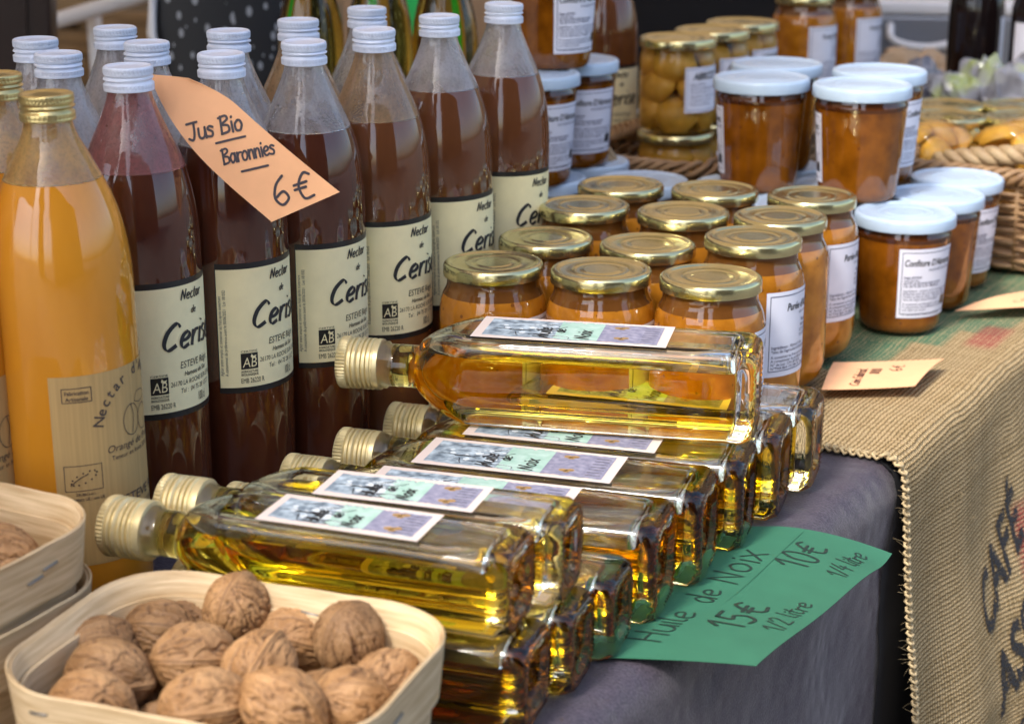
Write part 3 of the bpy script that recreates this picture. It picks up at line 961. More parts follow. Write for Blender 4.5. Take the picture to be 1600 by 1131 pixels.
def kraft_label():
    mb = MB(); fm = cylmap(0.0426, 0.1525, R(-15))
    Wd, Ht = 0.110, 0.118
    mb.grid(lambda a, b: fm(Wd * a, Ht * (1 - b), 0), 44, 1, "kraft_paper")
    c = 0.060
    # boxed "Fabrication Artisanale"
    frame(mb, fm, 0.007, 0.007, 0.0245, 0.0160, 0.0005, "kraft_ink")
    put_text(mb, fm, "Fabrication", 0.0157, 0.0112, 0.0036, "kraft_ink", 'C', bold=0.015, width=0.0140)
    put_text(mb, fm, "Artisanale", 0.0157, 0.0148, 0.0036, "kraft_ink", 'C', bold=0.015, width=0.0130)
    # arched title
    s = "Nectar d'Abricot"
    rad = 0.030
    for i, ch in enumerate(s):
        a = -1.35 + 2.7 * i / (len(s) - 1)
        if ch == ' ': continue
        x = c + rad * math.sin(a); y = 0.0370 - rad * math.cos(a)
        put_text(mb, fm, ch, x, y, 0.0095, "kraft_ink", 'C', bold=0.012, rot=-a)
    # fruit drawing
    def loop(cx, cy_, rx, ry, a0, a1, n=18): return [(cx + rx * math.cos(a0 + (a1 - a0) * k / n), cy_ + ry * math.sin(a0 + (a1 - a0) * k / n)) for k in range(n + 1)]
    for q in (loop(c - 0.008, 0.034, 0.0075, 0.0095, 0, 2 * PI), loop(c + 0.006, 0.036, 0.007, 0.008, 0.4, 5.6), [(c - 0.004, 0.024), (c - 0.001, 0.019), (c + 0.008, 0.020), (c + 0.010, 0.024), (c + 0.003, 0.026), (c - 0.004, 0.024)], [(c - 0.008, 0.025), (c - 0.006, 0.032), (c - 0.008, 0.042)]):
        pen(mb, fm, crom(q, 3), 0.0005, "kraft_ink")
    put_text(mb, fm, "Orangé de Provence", c, 0.0500, 0.0062, "kraft_ink", 'C', shear=0.25, width=0.058)
    put_text(mb, fm, "Teneur en fruits 50% minimum", c, 0.0550, 0.0040, "kraft_ink", 'C', width=0.052)
    # leaf of stars
    frame(mb, fm, 0.005, 0.0545, 0.0275, 0.0705, 0.0004, "kraft_ink")
    for k in range(12):
        a = 2 * PI * k / 12 + 0.3
        x = 0.0165 + 0.0075 * math.cos(a) - 0.0012 * math.sin(a); y = 0.0625 + 0.0036 * math.sin(a) - 0.0022 * math.cos(a)
        mb.add([fm(x + 0.0006 * math.cos(b * PI / 3), y + 0.0006 * math.sin(b * PI / 3), 0.0003) for b in range(6)], [tuple(range(6))], "kraft_ink")
    pen(mb, fm, crom([(0.0085, 0.0665), (0.013, 0.0630), (0.019, 0.0600)], 4), 0.0005, "kraft_ink")
    put_text(mb, fm, "FR-BIO-01", 0.0165, 0.0735, 0.0026, "kraft_ink", 'C')
    put_text(mb, fm, "Agriculture UE / non UE", 0.0165, 0.0765, 0.0028, "kraft_ink", 'C', bold=0.01, width=0.0225)
    put_text(mb, fm, "ESTEVE Régis", c + 0.002, 0.0840, 0.0078, "kraft_ink", 'C', shear=0.08, bold=0.01, width=0.052)
    put_text(mb, fm, "LA ROCHE SUR LE BUIS", c + 0.004, 0.0910, 0.0052, "kraft_ink", 'C', width=0.046)
    put_text(mb, fm, "26170", 0.0275, 0.0985, 0.0070, "kraft_ink", 'L')
    return mb

def juice_bottle(name, label, loc, juice, film, cap, labmaker, fill=0.252, rad=1.0, rz=0.0, tilt=(0, 0), group=None, cat="juice bottle"):
    x, y = loc
    t = thing(name, label, cat, (x, y, 0.0015), (R(tilt[0]), R(tilt[1]), math.atan2(-x, y) + R(rz)), group)
    pr = [(r * rad if z < 0.285 else r, z) for r, z in BOT]
    mb = MB(); p = cut(pr, fill, True)
    mb.lathe(p + [(p[-1][0] - 0.0022, fill + 0.0001), (0.002, fill - 0.0003)], juice, 64)
    mb.build("juice_filled_body", t, sharp=50)
    mb = MB(); p = cut(pr, fill + 0.0002, False)
    inn = [(max(r - 0.0022, 0.006), z) for r, z in p][::-1]
    full = p + inn + [p[0]]
    # close at the mouth and at the foot
    mats = ["neck_glass"] * (len(p) - 1) + ["neck_glass"] + [film] * (len(inn) - 1) + ["neck_glass"]
    mb.lathe(full, "neck_glass", 64, cap0=False, cap1=False, mats=mats)
    mb.build("glass_neck", t, sharp=60)
    c = cap_obj(cap, t)
    if labmaker:
        l = label_obj(labmaker, t)
        l.rotation_euler = (0, 0, R(random.uniform(-3.5, 3.5))); l.location = (0, 0, random.uniform(-0.002, 0.0015))
        if abs(rad - 1) > 0.2: l.scale = (rad, rad, 1)
    return t
_capc = {}
def cap_obj(mat, parent):
    if mat not in _capc:
        o = cap_mesh(mat).build("cap", parent, sharp=50); _capc[mat] = o.data
    else:
        o = bpy.data.objects.new("cap", _capc[mat]); C.objects.link(o); o.parent = parent
    o.location = (0, 0, 0.2956)
    o.rotation_euler = (0, 0, random.uniform(0, 6))
    return o
GC = "cherry nectar bottles with white caps"
front = [
 ("cherry nectar bottle with pink stained neck, the orange price card tucked behind its cap", (-0.242, 1.172), 0.247, "pink_film", (0, 0)),
 ("cherry nectar bottle half hidden by the orange price card", (-0.193, 1.236), 0.252, "misty_film", (1.0, 0)),
 ("dark cherry nectar bottle with a misty neck, just right of the orange price card", (-0.145, 1.300), 0.252, "misty_film", (1.6, 0)),
 ("brown nectar bottle with amber dried juice inside its neck", (-0.101, 1.368), 0.248, "amber_film", (1.4, 0)),
 ("cherry nectar bottle with a misty neck standing behind the rear left gold lidded jars", (-0.054, 1.447), 0.256, "misty_film", (0.4, -0.4)),
 ("cherry nectar bottle at the far end of its row, beside the white lidded jam", (-0.013, 1.530), 0.255, "misty_film", (0, 1.2)),
]
for i, (lab, xy, fill, film, tl) in enumerate(front):
    juice_bottle("juice_bottle", lab, xy, "brown_juice" if i >= 3 else "cherry_juice", film, "white_cap", cherry_label, fill, tilt=tl, group=GC)
back = [
 ("white capped bottle between the nearest gold cap and the pink necked cherry bottle", (-0.300, 1.232), 0.235, "misty_film"),
 ("white capped bottle right behind the orange price card's top corner", (-0.252, 1.288), 0.240, "misty_film"),
 ("white capped bottle behind the one the price card hides, in front of the dotted bag", (-0.205, 1.352), 0.240, "misty_film"),
 ("white capped bottle whose cap shows just above another cap, before the leftmost green oil bottle", (-0.162, 1.419), 0.240, "amber_film"),
 ("white capped bottle behind the brown nectar with the amber neck", (-0.116, 1.500), 0.240, "misty_film"),
 ("leftmost white capped bottle, behind the two gold caps", (-0.333, 1.305), 0.230, "misty_film"),
 ("rearmost white capped bottle on the left, standing before the wooden crates", (-0.291, 1.372), 0.230, "misty_film"),
]
for lab, xy, fill, film in back:
    juice_bottle("juice_bottle", lab, xy, "cherry_juice", film, "white_cap", None, fill, group=GC)
GA = "apricot nectar bottles with gold caps"
juice_bottle("juice_bottle", "apricot nectar bottle with gold cap and kraft label, its fabrication box in full view", (-0.265, 1.062), "apricot_juice", "apricot_film", "gold_cap", kraft_label, 0.262, 1.06, tilt=(0, -0.4), group=GA)
juice_bottle("juice_bottle", "apricot nectar bottle whose gold cap shows at the left edge of the picture", (-0.316, 1.138), "apricot_juice", "apricot_film", "gold_cap", None, 0.255, 1.06, group=GA)
juice_bottle("juice_bottle", "apricot nectar bottle cut by the left edge, behind the punnets of walnuts", (-0.336, 1.042), "apricot_juice", "apricot_film", "gold_cap", kraft_label, 0.262, 1.06, rz=-3, group=GA)
juice_bottle("juice_bottle", "brown nectar bottle standing far back beside the jar of apricot halves", (0.106, 2.16), "brown_juice", "misty_film", "white_cap", cherry_label, 0.255, rz=-20, group=GC)

# ================================================================ gold lidded puree jars
JAR = [(0.026, 0.0004), (0.0300, 0.0), (0.0345, 0.0032), (0.0385, 0.009), (0.0405, 0.0175), (0.0410, 0.026), (0.0410, 0.098), (0.0407, 0.1045), (0.0397, 0.1105), (0.0380, 0.1155), (0.0360, 0.1195), (0.0350, 0.1225), (0.0349, 0.128)]
def lid_mesh(mat, r, h, panel=True, seg=96, lugs=6):
    k = r / 0.0377
    pr = [(r - 0.0016, 0.0), (r - 0.0002, 0.0006), (r, 0.0016), (r - 0.0001, h - 0.0030), (r - 0.0008, h - 0.0012), (r - 0.0022, h - 0.0002), (r - 0.0036, h), (r - 0.0050, h - 0.0003), (r - 0.0062, h - 0.0013),
          (r - 0.0075, h - 0.0016), (0.0215 * k, h - 0.0016), (0.0208 * k, h - 0.0012), (0.0200 * k, h - 0.0016), (0.0140 * k, h - 0.0015), (0.0133 * k, h - 0.0010), (0.0126 * k, h - 0.0010), (0.0005, h - 0.0010)]
    mb = MB()
    def mod(j, i, rr):
        if j in (0, 1, 2): return rr - 0.0006 * (0.5 + 0.5 * math.cos(lugs * 2 * PI * i / seg)) ** 6
        return rr
    mb.lathe(pr, mat, seg, mod=mod)
    return mb
def puree_label():
    mb = MB(); fm = cylmap(0.0411, 0.1030, R(17))
    Wd, Ht = 0.080, 0.0670
    mb.grid(lambda a, b: fm(Wd * a, Ht * (1 - b), 0), 40, 1, "white_paper")
    frame(mb, fm, 0.0030, 0.0030, Wd - 0.003, Ht - 0.0042, 0.0006, "blue_ink", 24)
    put_text(mb, fm, "Purée d'Abricots", Wd / 2, 0.0155, 0.0082, "ink", 'C', shear=0.25, bold=0.018, width=0.044)
    put_text(mb, fm, "sans sucre ajouté", Wd / 2 + 0.006, 0.0198, 0.0036, "blue_ink", 'C', shear=0.2)
    for k, s in enumerate(("Régis ESTEVE", "Hameau de Sias", "26170 LA ROCHE SUR LE BUIS", "Tél. 04 75 28 13 27 FRANCE")):
        put_text(mb, fm, s, Wd / 2 + 0.008, 0.0268 + 0.0040 * k, 0.0037, "blue_ink", 'C', bold=0.008, width=0.026 if k > 1 else None)
    for k, s in enumerate(("Ingrédients : Abricot*, Eau", "*issu de l'agriculture biologique")):
        put_text(mb, fm, s, 0.0050, 0.0448 + 0.0032 * k, 0.0034, "blue_ink", 'L', bold=0.006)
    for k, s in enumerate(("A conserver au frais après ouverture", "A consommer de préférence le : MAI 2019", "N° de Lot : LPA 08 2018", "N°TVA 864 175 284 76   Poids net 0,650 kg")):
        put_text(mb, fm, s, 0.0050, 0.0523 + 0.0030 * k, 0.0032, "blue_ink", 'L', bold=0.006)
    return mb
def jar_proto(name, label, loc, rz, group):
    t = thing(name, label, "jar", loc, (0, 0, rz), group)
    mb = MB()
    wob = lambda j, i, r: r
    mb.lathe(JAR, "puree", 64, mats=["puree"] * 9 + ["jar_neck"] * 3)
    mb.build("filled_jar_body", t, sharp=60)
    o = lid_mesh("gold_lid", 0.0378, 0.0105).build("lid", t, sharp=40); o.location = (0, 0, 0.1283)
    label_obj(puree_label, t)
    return t
GP = "gold lidded jars of apricot puree in rows"
jars = [(-0.014, 1.354, 22, "gold lidded puree jar at the left end of the row nearest the raised oil bottle"),
        (0.066, 1.333, 20, "gold lidded puree jar in the middle of the row nearest the raised oil bottle"),
        (0.145, 1.312, 36, "gold lidded puree jar at the right end of the row nearest the raised oil bottle"),
        (0.027, 1.436, 60, "gold lidded puree jar at the left of the second row"),
        (0.106, 1.414, 75, "gold lidded puree jar in the middle of the second row"),
        (0.186, 1.396, 0, "gold lidded puree jar with its label showing above the far oil bottles"),
        (0.060, 1.511, 110, "gold lidded puree jar at the left of the third row"),
        (0.140, 1.486, 140, "gold lidded puree jar in the middle of the third row"),
        (0.217, 1.469, 110, "gold lidded puree jar with no label in view, standing at the burlap's edge"),
        (0.095, 1.594, 180, "gold lidded puree jar at the left of the rearmost row, nearest the stacked jam"),
        (0.175, 1.574, 200, "gold lidded puree jar in the middle of the rearmost row"),
        (0.255, 1.550, 3, "gold lidded puree jar with its label showing, beside the white lidded jam on green print")]
jp = None
for x, y, rz, lab in jars:
    z = 0.012 if T(0, 0).length == 0 and (x * UD.x + y * UD.y) > 1.28 else 0.002
    a = math.atan2(-x, y) + R(rz)
    if jp is None: jp = jar_proto("puree_jar", lab, (x, y, z), a, GP)
    else: dup(jp, (x, y, z), (0, 0, a), lab)
# two more further back, on a box
bx = MB(); bx.box((0, 0, 0.045), (0.26, 0.14, 0.09), "cardboard")
o = bx.build("cardboard_box", smooth=False, loc=(0.405, 2.42, 0.004), rot=(0, 0, ANG), bevel=0.003); tag(o, "cardboard box under two puree jars, hidden behind the jam", "box")
dup(jp, (0.368, 2.36, 0.095), (0, 0, math.atan2(-0.368, 2.36) + R(-8)), "gold lidded puree jar standing far back above the stacked jam, the nearer of two", "puree jars at the back")
dup(jp, (0.442, 2.45, 0.095), (0, 0, math.atan2(-0.442, 2.45) + R(-5)), "gold lidded puree jar standing far back above the stacked jam, the farther of two", "puree jars at the back")

# ================================================================ white lidded jam jars
JAM = [(0.0300, 0.0015), (0.0335, 0.0), (0.0362, 0.0035), (0.0368, 0.008), (0.0376, 0.020), (0.0386, 0.035), (0.0396, 0.050), (0.0403, 0.060), (0.0408, 0.068), (0.0413, 0.076), (0.0417, 0.083), (0.0424, 0.0855), (0.0424, 0.088), (0.0412, 0.0895), (0.0412, 0.096)]
def jam_label():
    mb = MB(); fm = cylmap(lambda z: prof_r(JAM, z) + 0.00025, 0.0790, R(-4))
    Wd, Ht = 0.060, 0.0640
    mb.grid(lambda a, b: fm(Wd * a, Ht * (1 - b), 0), 30, 12, "white_paper")
    frame(mb, fm, 0.0028, 0.0030, Wd - 0.003, Ht - 0.0035, 0.0006, "blue_ink", 18)
    put_text(mb, fm, "Confiture D'Abricots", Wd / 2, 0.0155, 0.0086, "ink", 'C', shear=0.22, bold=0.018, width=0.051)
    put_text(mb, fm, "ALLÉGÉE EN SUCRE", Wd / 2 + 0.012, 0.0205, 0.0034, "blue_ink", 'C')
    y = 0.0270
    for s, k in (("Régis ESTEVE", 1), ("Lieu-dit Sias", 0), ("26170 LA ROCHE SUR LE BUIS", 1), ("Tél. 04 75 28 13 27  FRANCE", 1), (None, 0), ("Ingrédients : abricot, sucre de canne roux*", 0), ("Préparée avec 60 g de fruits pour 100 g", 0), ("Teneur totale en sucre : 50 g pour 100 g", 0), ("*issu de l'agriculture biologique", 0), (None, 0), ("A conserver au frais après ouverture", 0), ("A consommer de préférence avant fin 2020", 0), ("voir date sur le pot", 0), (None, 0), ("N° de lot 2018   Poids net 0,370 kg", 0)):
        if s: put_text(mb, fm, s, 0.0050, y, 0.0029, "blue_ink", 'L', bold=0.015 if k else 0.004)
        y += 0.0027 if s else 0.0016
    rect(mb, fm, Wd - 0.012, Ht - 0.018, Wd - 0.0045, Ht - 0.0095, "black_paper", 0.0003, 4)
    return mb
def jam_proto(label, loc, rz, group):
    t = thing("jam_jar", label, "jar", loc, (0, 0, rz), group)
    mb = MB()
    def mod(j, i, r):
        z = JAM[j][1] if j < len(JAM) else 0
        if z < 0.006 or z > 0.07: return r
        k = min(1, (0.07 - z) / 0.025)
        return r * (1 - 0.022 * k * (abs(math.sin(10 * PI * i / 120)) ** 3 * -1 + 1) * 0 - 0.016 * k * (1 - abs(math.cos(10 * PI * i / 120 * 1.0))))
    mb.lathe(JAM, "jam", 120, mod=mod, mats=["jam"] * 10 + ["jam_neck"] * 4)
    mb.build("filled_jar_body", t, sharp=60)
    o = lid_mesh("white_lid", 0.0455, 0.0120, lugs=6).build("lid", t, sharp=40); o.location = (0, 0, 0.0930)
    label_obj(jam_label, t)
    return t
GJ = "white lidded jam jars in two and three tiers"
Z0, Z1, Z2 = 0.011, 0.1165, 0.222
jam = [(0.355, 1.640, Z0, 0, "white lidded jam jar in front on the burlap with its whole label in view"),
       (0.400, 1.720, Z0, 120, "white lidded jam jar with no label in view, right behind the front jam jar"),
       (0.438, 1.799, Z0, 28, "white lidded jam jar at the right, half hidden, next to the wicker basket"),
       (0.265, 1.680, Z0, 150, "white lidded jam jar whose lid shows between the rear gold lids, below the upper tier"),
       (0.316, 1.763, Z0, 160, "white lidded jam jar hidden under the two front jars of the upper tier"),
       (0.222, 1.768, Z0, 170, "white lidded jam jar under the left jar of the upper tier"),
       (0.127, 1.785, Z0, 190, "white lidded jam jar of the lowest tier whose lid shows behind the rearmost gold lids"),
       (0.028, 1.797, Z0, 180, "white lidded jam jar of the lowest tier right behind the last cherry bottle"),
       (0.075, 1.883, Z0, 180, "white lidded jam jar of the lowest tier beside the small basket's handle"),
       (0.268, 1.858, Z0, 200, "white lidded jam jar at the back, under the upper tier"),
       (0.235, 1.748, Z1, -139, "left front white lidded jam jar of the upper tier, its label only a sliver"),
       (0.322, 1.704, Z1, -141, "right front white lidded jam jar of the upper tier, its label only a sliver"),
       (0.262, 1.842, Z1, 100, "upper tier white lidded jam jar standing behind the left one"),
       (0.355, 1.795, Z1, 40, "upper tier white lidded jam jar whose label is half cut by the jar before it"),
       (0.020, 1.775, Z1, 0, "middle tier white lidded jam jar partly hidden by the last cherry bottle"),
       (0.062, 1.868, Z1, -10, "middle tier white lidded jam jar with its label showing, left of the apricot halves"),
       (0.040, 1.822, Z2, 5, "topmost white lidded jam jar, cut by the picture's upper edge")]
wp = None
for x, y, z, rz, lab in jam:
    a = math.atan2(-x, y) + R(rz)
    if wp is None: wp = jam_proto(lab, (x, y, z), a, GJ)
    else: dup(wp, (x, y, z), (0, 0, a), lab)

# ================================================================ oil bottles
def rring(x, h, rc, n=14, z0=0.0):
    """rounded square ring in the plane x, half size h, corner radius rc, centred on y=0, z=z0"""
    rc = min(rc, h)
    out = []
    for q in range(4):
        cx = (h - rc) * (1 if q in (0, 3) else -1); cz = (h - rc) * (1 if q in (0, 1) else -1)
        for k in range(n):
            a = PI / 2 * (q + k / (n - 1))
            out.append((cx + rc * math.cos(a), cz + rc * math.sin(a)))
    # spread the points: half along the perimeter, so the flat sides carry points too
    m = 96; P_ = out + [out[0]]
    L = [0.0]
    for a_, b_ in zip(P_, P_[1:]): L.append(L[-1] + math.hypot(b_[0] - a_[0], b_[1] - a_[1]))
    res = []; j = 0
    for k in range(m):
        t = L[-1] * k / m
        while j < len(P_) - 2 and L[j + 1] < t: j += 1
        w = (t - L[j]) / max(1e-9, L[j + 1] - L[j])
        res.append((x, P_[j][0] * (1 - w) + P_[j + 1][0] * w, z0 + P_[j][1] * (1 - w) + P_[j + 1][1] * w))
    return res
def oil_bottle_parts(s, L, capL, capR, neckL, neckR, wob=0.0):
    """base face at x=0, cap towards -x, lying on z=0"""
    h = s / 2; zc = h
    xs = -(L - capL - neckL)          # where the neck begins
    sh = 0.62 * s                     # length of the shoulder
    ring = []
    rcb = 0.135 * s
    # base with a recessed panel and a ring to stand on
    for x, hh, rc in ((-0.0042, 0.10 * h, 0.1 * h), (-0.0040, 0.45 * h, 0.42 * h), (-0.0030, 0.60 * h, 0.5 * h), (-0.0012, 0.68 * h, 0.5 * h), (-0.0004, 0.76 * h, 0.45 * h), (-0.0006, 0.84 * h, 0.40 * h), (-0.0022, 0.925 * h, 0.40 * h), (-0.0050, 0.98 * h, 0.36 * h), (-0.0085, h, rcb), (-0.0150, h, rcb)):
        ring.append((x, hh, rc))
    x1 = xs - 0.0 + sh
    for k in range(1, 7): ring.append((-0.015 + (x1 + 0.015) * k / 6, h, rcb))
    for k in range(1, 13):
        t = k / 12
        e = math.cos(t * PI / 2) ** 0.62 if t < 1 else 0
        hh = neckR + (h - neckR) * e
        ring.append((x1 - sh * t, hh, min(hh, rcb + (hh - rcb) * min(1, t * 1.15))))
    for k in (0.3, 0.6, 0.8): ring.append((xs - neckL * k, neckR * (1 - 0.02 * k), neckR))
    ring.append((xs - neckL * 0.86, neckR * 1.10, neckR * 1.10)); ring.append((xs - neckL - capL * 0.6, neckR * 1.06, neckR * 1.06))
    rings = [rring(x, a, b, 14, zc) for x, a, b in ring]
    for j in (5, 6):
        rings[j] = [(p[0] + (0.0009 if (i + j) % 2 else -0.0004), p[1], p[2]) for i, p in enumerate(rings[j])]
    glass = MB(); glass.loft(rings[::-1], "bottle_glass")
    # liquid space
    w = 0.0042
    cav = [(-0.0130, 0.55 * h, 0.45 * h), (-0.0134, 0.74 * h, 0.45 * h), (-0.0150, 0.84 * h, 0.34 * h), (-0.0190, h - w, rcb * 0.8)]
    for x, a, b in ring[10:-2]:
        if x < -0.021: cav.append((x, max(a - w, 0.004), max(0.003, b - w * 0.7)))
    level = zc + (h - w) * 0.62
    oil, air = [], []
    cr = [rring(x, a, b, 14, zc) for x, a, b in cav]
    for r in cr:
        oil.append([(p[0], p[1], min(p[2], level)) for p in r])
    ab = [r for r in cr if max(p[2] for p in r) > level + 0.0012]
    for r in ab: air.append([(p[0], p[1], max(p[2], level + 0.0003)) for p in r])
    om = MB(); om.loft(oil[::-1], "walnut_oil")
    am = MB(); am.loft(air[::-1], "bubble_air")
    # cap: knurled top, then rings; axis along -x
    pr = [(capR * 0.90, 0.0), (capR * 0.97, 0.0004), (capR * 0.98, 0.0035), (capR * 0.93, 0.0042), (capR * 0.93, 0.0052)]
    y = 0.0052
    for k in range(5):
        pr += [(capR * 0.985, y + 0.0006), (capR * 0.985, y + 0.0020), (capR * 0.89, y + 0.0026), (capR * 0.89, y + 0.0032)]
        y += 0.0032 + (0.0008 if k == 2 else 0)
    k0 = len(pr)
    pr += [(capR * 0.975, y + 0.001), (capR, y + 0.002), (capR, capL - 0.002), (capR * 0.985, capL - 0.0008), (capR * 0.93, capL), (capR * 0.85, capL - 0.0004), (capR * 0.80, capL - 0.0010), (0.001, capL - 0.0010)]
    cm = MB()
    cm.lathe(pr, "cream_gold_cap", 96, mod=lambda j, i, r: r * (0.945 if (k0 + 1 <= j <= k0 + 3 and i % 2) else 1.0))
    cm.v = [(-(L - capL) - z, x_, zc + y_) for x_, y_, z in cm.v]
    cm.f = [f[::-1] for f in cm.f]
    cm.f = [f[::-1] for f in cm.f]
    return glass, om, am, cm
def oil_label(s, x0, x1):
    """lies on the upper side: picture of a tree, a mint strip, a lavender panel with two nuts"""
    mb = MB()
    hw = 0.40 * s
    W_ = x1 - x0; H_ = 2 * hw
    fm = lambda x, y, off=0.0: (x0 + x, hw - y, s + 0.0002 + off)
    rect(mb, fm, 0, 0, W_, H_, "label_pink", 0.0, 1, 1)
    rnd = random.Random(11)
    def ragged(a, b, mat, off, amp=0.0012):
        n = 24
        top = [(a + (b - a) * i / n, 0.0048 + rnd.uniform(-amp, amp)) for i in range(n + 1)]
        bot = [(a + (b - a) * i / n, H_ - 0.0052 + rnd.uniform(-amp, amp)) for i in range(n + 1)]
        vs = [fm(x, y, off) for x, y in top] + [fm(x, y, off) for x, y in bot]
        mb.add(vs, [(i, n + 1 + i, n + 2 + i, i + 1) for i in range(n)], mat)
    a, b = 0.05 * W_, 0.95 * W_
    m1, m2 = a + (b - a) * 0.46, a + (b - a) * 0.66
    ragged(a, b, "slate_ink", 0.0001)
    ragged(m1 - 0.006, m2, "mint_ink", 0.0002, 0.0022)
    ragged(m2, b, "lavender_ink", 0.0002, 0.0008)
    # branches
    for k in range(20):
        x = a + 0.004 + rnd.uniform(0, m1 - a - 0.012); y = rnd.uniform(0.008, H_ - 0.010)
        ang = rnd.uniform(-0.9, 0.9); L = rnd.uniform(0.008, 0.024)
        p = [(x, y)]
        for q in range(3):
            ang += rnd.uniform(-0.5, 0.5)
            p.append((min(m1 + 0.004, p[-1][0] + L / 3 * math.cos(ang)), min(H_ - 0.006, max(0.006, p[-1][1] + L / 3 * math.sin(ang)))))
        pen(mb, fm, crom(p, 3), rnd.uniform(0.0003, 0.0010), "ink" if k % 3 else "pale_ink", off=0.0003)
    for k in range(9):
        x = a + rnd.uniform(0.2, 0.9) * (m1 - a); y = rnd.uniform(0.3, 0.8) * H_
        r = rnd.uniform(0.0015, 0.0035)
        mb.add([fm(x + r * math.cos(q) * rnd.uniform(.6, 1.2), y + r * math.sin(q) * rnd.uniform(.6, 1.2), 0.00025) for q in [PI * j / 5 for j in range(10)]], [tuple(range(10))], "pale_ink")
    for k in range(7):
        y = H_ * (0.2 + 0.1 * k)
        rect(mb, fm, b - 0.012, y, b - 0.002, y + 0.0007, "ink", 0.0003)
    # lettering runs across the label
    hs = H_ * 0.20
    hand(mb, fm, "Huile", m1 - 0.010, H_ * 0.88, hs, 0.0013, "ink", rot=PI / 2, shear=0.15, off=0.0005)
    hand(mb, fm, "de", m1 - 0.0005, H_ * 0.62, hs * 0.8, 0.0010, "ink", rot=PI / 2, shear=0.15, off=0.0005)
    hand(mb, fm, "Noix", m2 - 0.006, H_ * 0.86, hs, 0.0013, "ink", rot=PI / 2, shear=0.15, off=0.0005)
    for (x, y) in ((m2 + 0.010, H_ * 0.24), (m2 + 0.013, H_ * 0.72)):
        for dx, dy, r in ((0, 0, 0.0030), (0.0045, -0.0010, 0.0028), (0.0025, 0.0022, 0.0022)):
            mb.add([fm(x + dx + r * math.cos(q * PI / 6), y + dy + 0.75 * r * math.sin(q * PI / 6), 0.0004) for q in range(12)], [tuple(range(12))], "nut_ink")
            pen(mb, fm, [(x + dx - r * 0.7, y + dy), (x + dx + r * 0.7, y + dy + 0.0003)], 0.0005, "ink", off=0.0005)
    return mb
def oil_proto(label, s, L, capL, capR, neckL, neckR, lab_x, loc, rot, group):
    t = thing("oil_bottle", label, "oil bottle", loc, rot, group)
    g, o_, a_, c_ = oil_bottle_parts(s, L, capL, capR, neckL, neckR)
    body = g.build("glass_body", t, sharp=70)
    o_.build("oil", t, sharp=60)
    a_.build("air_bubble", t, sharp=60)
    c_.build("cap", t, sharp=40)
    oil_label(s, *lab_x).build("label", t, smooth=False)
    return t
SH, SQ = 0.0632, 0.0497
half = [(0.0936, 1.0357, 0.0000, -17.5, "half litre oil bottle lying nearest in its row, picture label partly behind the small bottles"),
        (0.1256, 1.0917, 0.0000, -17.0, "half litre oil bottle lying second in its row, its whole picture label in view"),
        (0.1576, 1.1477, 0.0000, -16.5, "half litre oil bottle under the raised bottle's near side, its label just below that bottle"),
        (0.1886, 1.2017, 0.0000, -17.0, "half litre oil bottle under the raised bottle's far side, only its square end in view"),
        (0.2196, 1.2557, 0.0000, -17.0, "half litre oil bottle lying last in its row, beside the burlap's stitched corner"),
        (0.1648, 1.1785, 0.0640, -12.0, "golden oil bottle lying raised on top of the others, its cap towards the juice bottles")]
GH = "half litre oil bottles lying side by side"
op = None
for x, y, z, rz, lab in half:
    p = (x, y, z + 0.0015)
    if op is None: op = oil_proto(lab, SH, 0.290, 0.0300, 0.0183, 0.026, 0.0150, (-0.192, -0.060), p, (0, 0, R(rz)), GH)
    else: dup(op, p, (0, 0, R(rz)), lab)
quarter = [(0.0147, 0.8968, 0.0000, -18.5, "small oil bottle lying lowest at the front, beside the walnut punnet"),
           (0.0402, 0.9398, 0.0000, -18.0, "small oil bottle lying second in the bottom layer, under the upper pair"),
           (0.0647, 0.9828, 0.0000, -18.0, "small oil bottle lying third in the bottom layer, its end touching the green card"),
           (0.0057, 0.9048, 0.0502, -19.5, "small oil bottle lying in front on the upper layer, its cap beside the punnets"),
           (0.0337, 0.9478, 0.0502, -17.5, "small oil bottle lying second on the upper layer, its cap behind another cap")]
GQ = "small oil bottles lying in two layers"
qp = None
for x, y, z, rz, lab in quarter:
    p = (x, y, z + 0.0015)
    if qp is None: qp = oil_proto(lab, SQ, 0.250, 0.0280, 0.0178, 0.022, 0.0135, (-0.147, -0.052), p, (0, 0, R(rz)), GQ)
    else: dup(qp, p, (0, 0, R(rz)), lab)

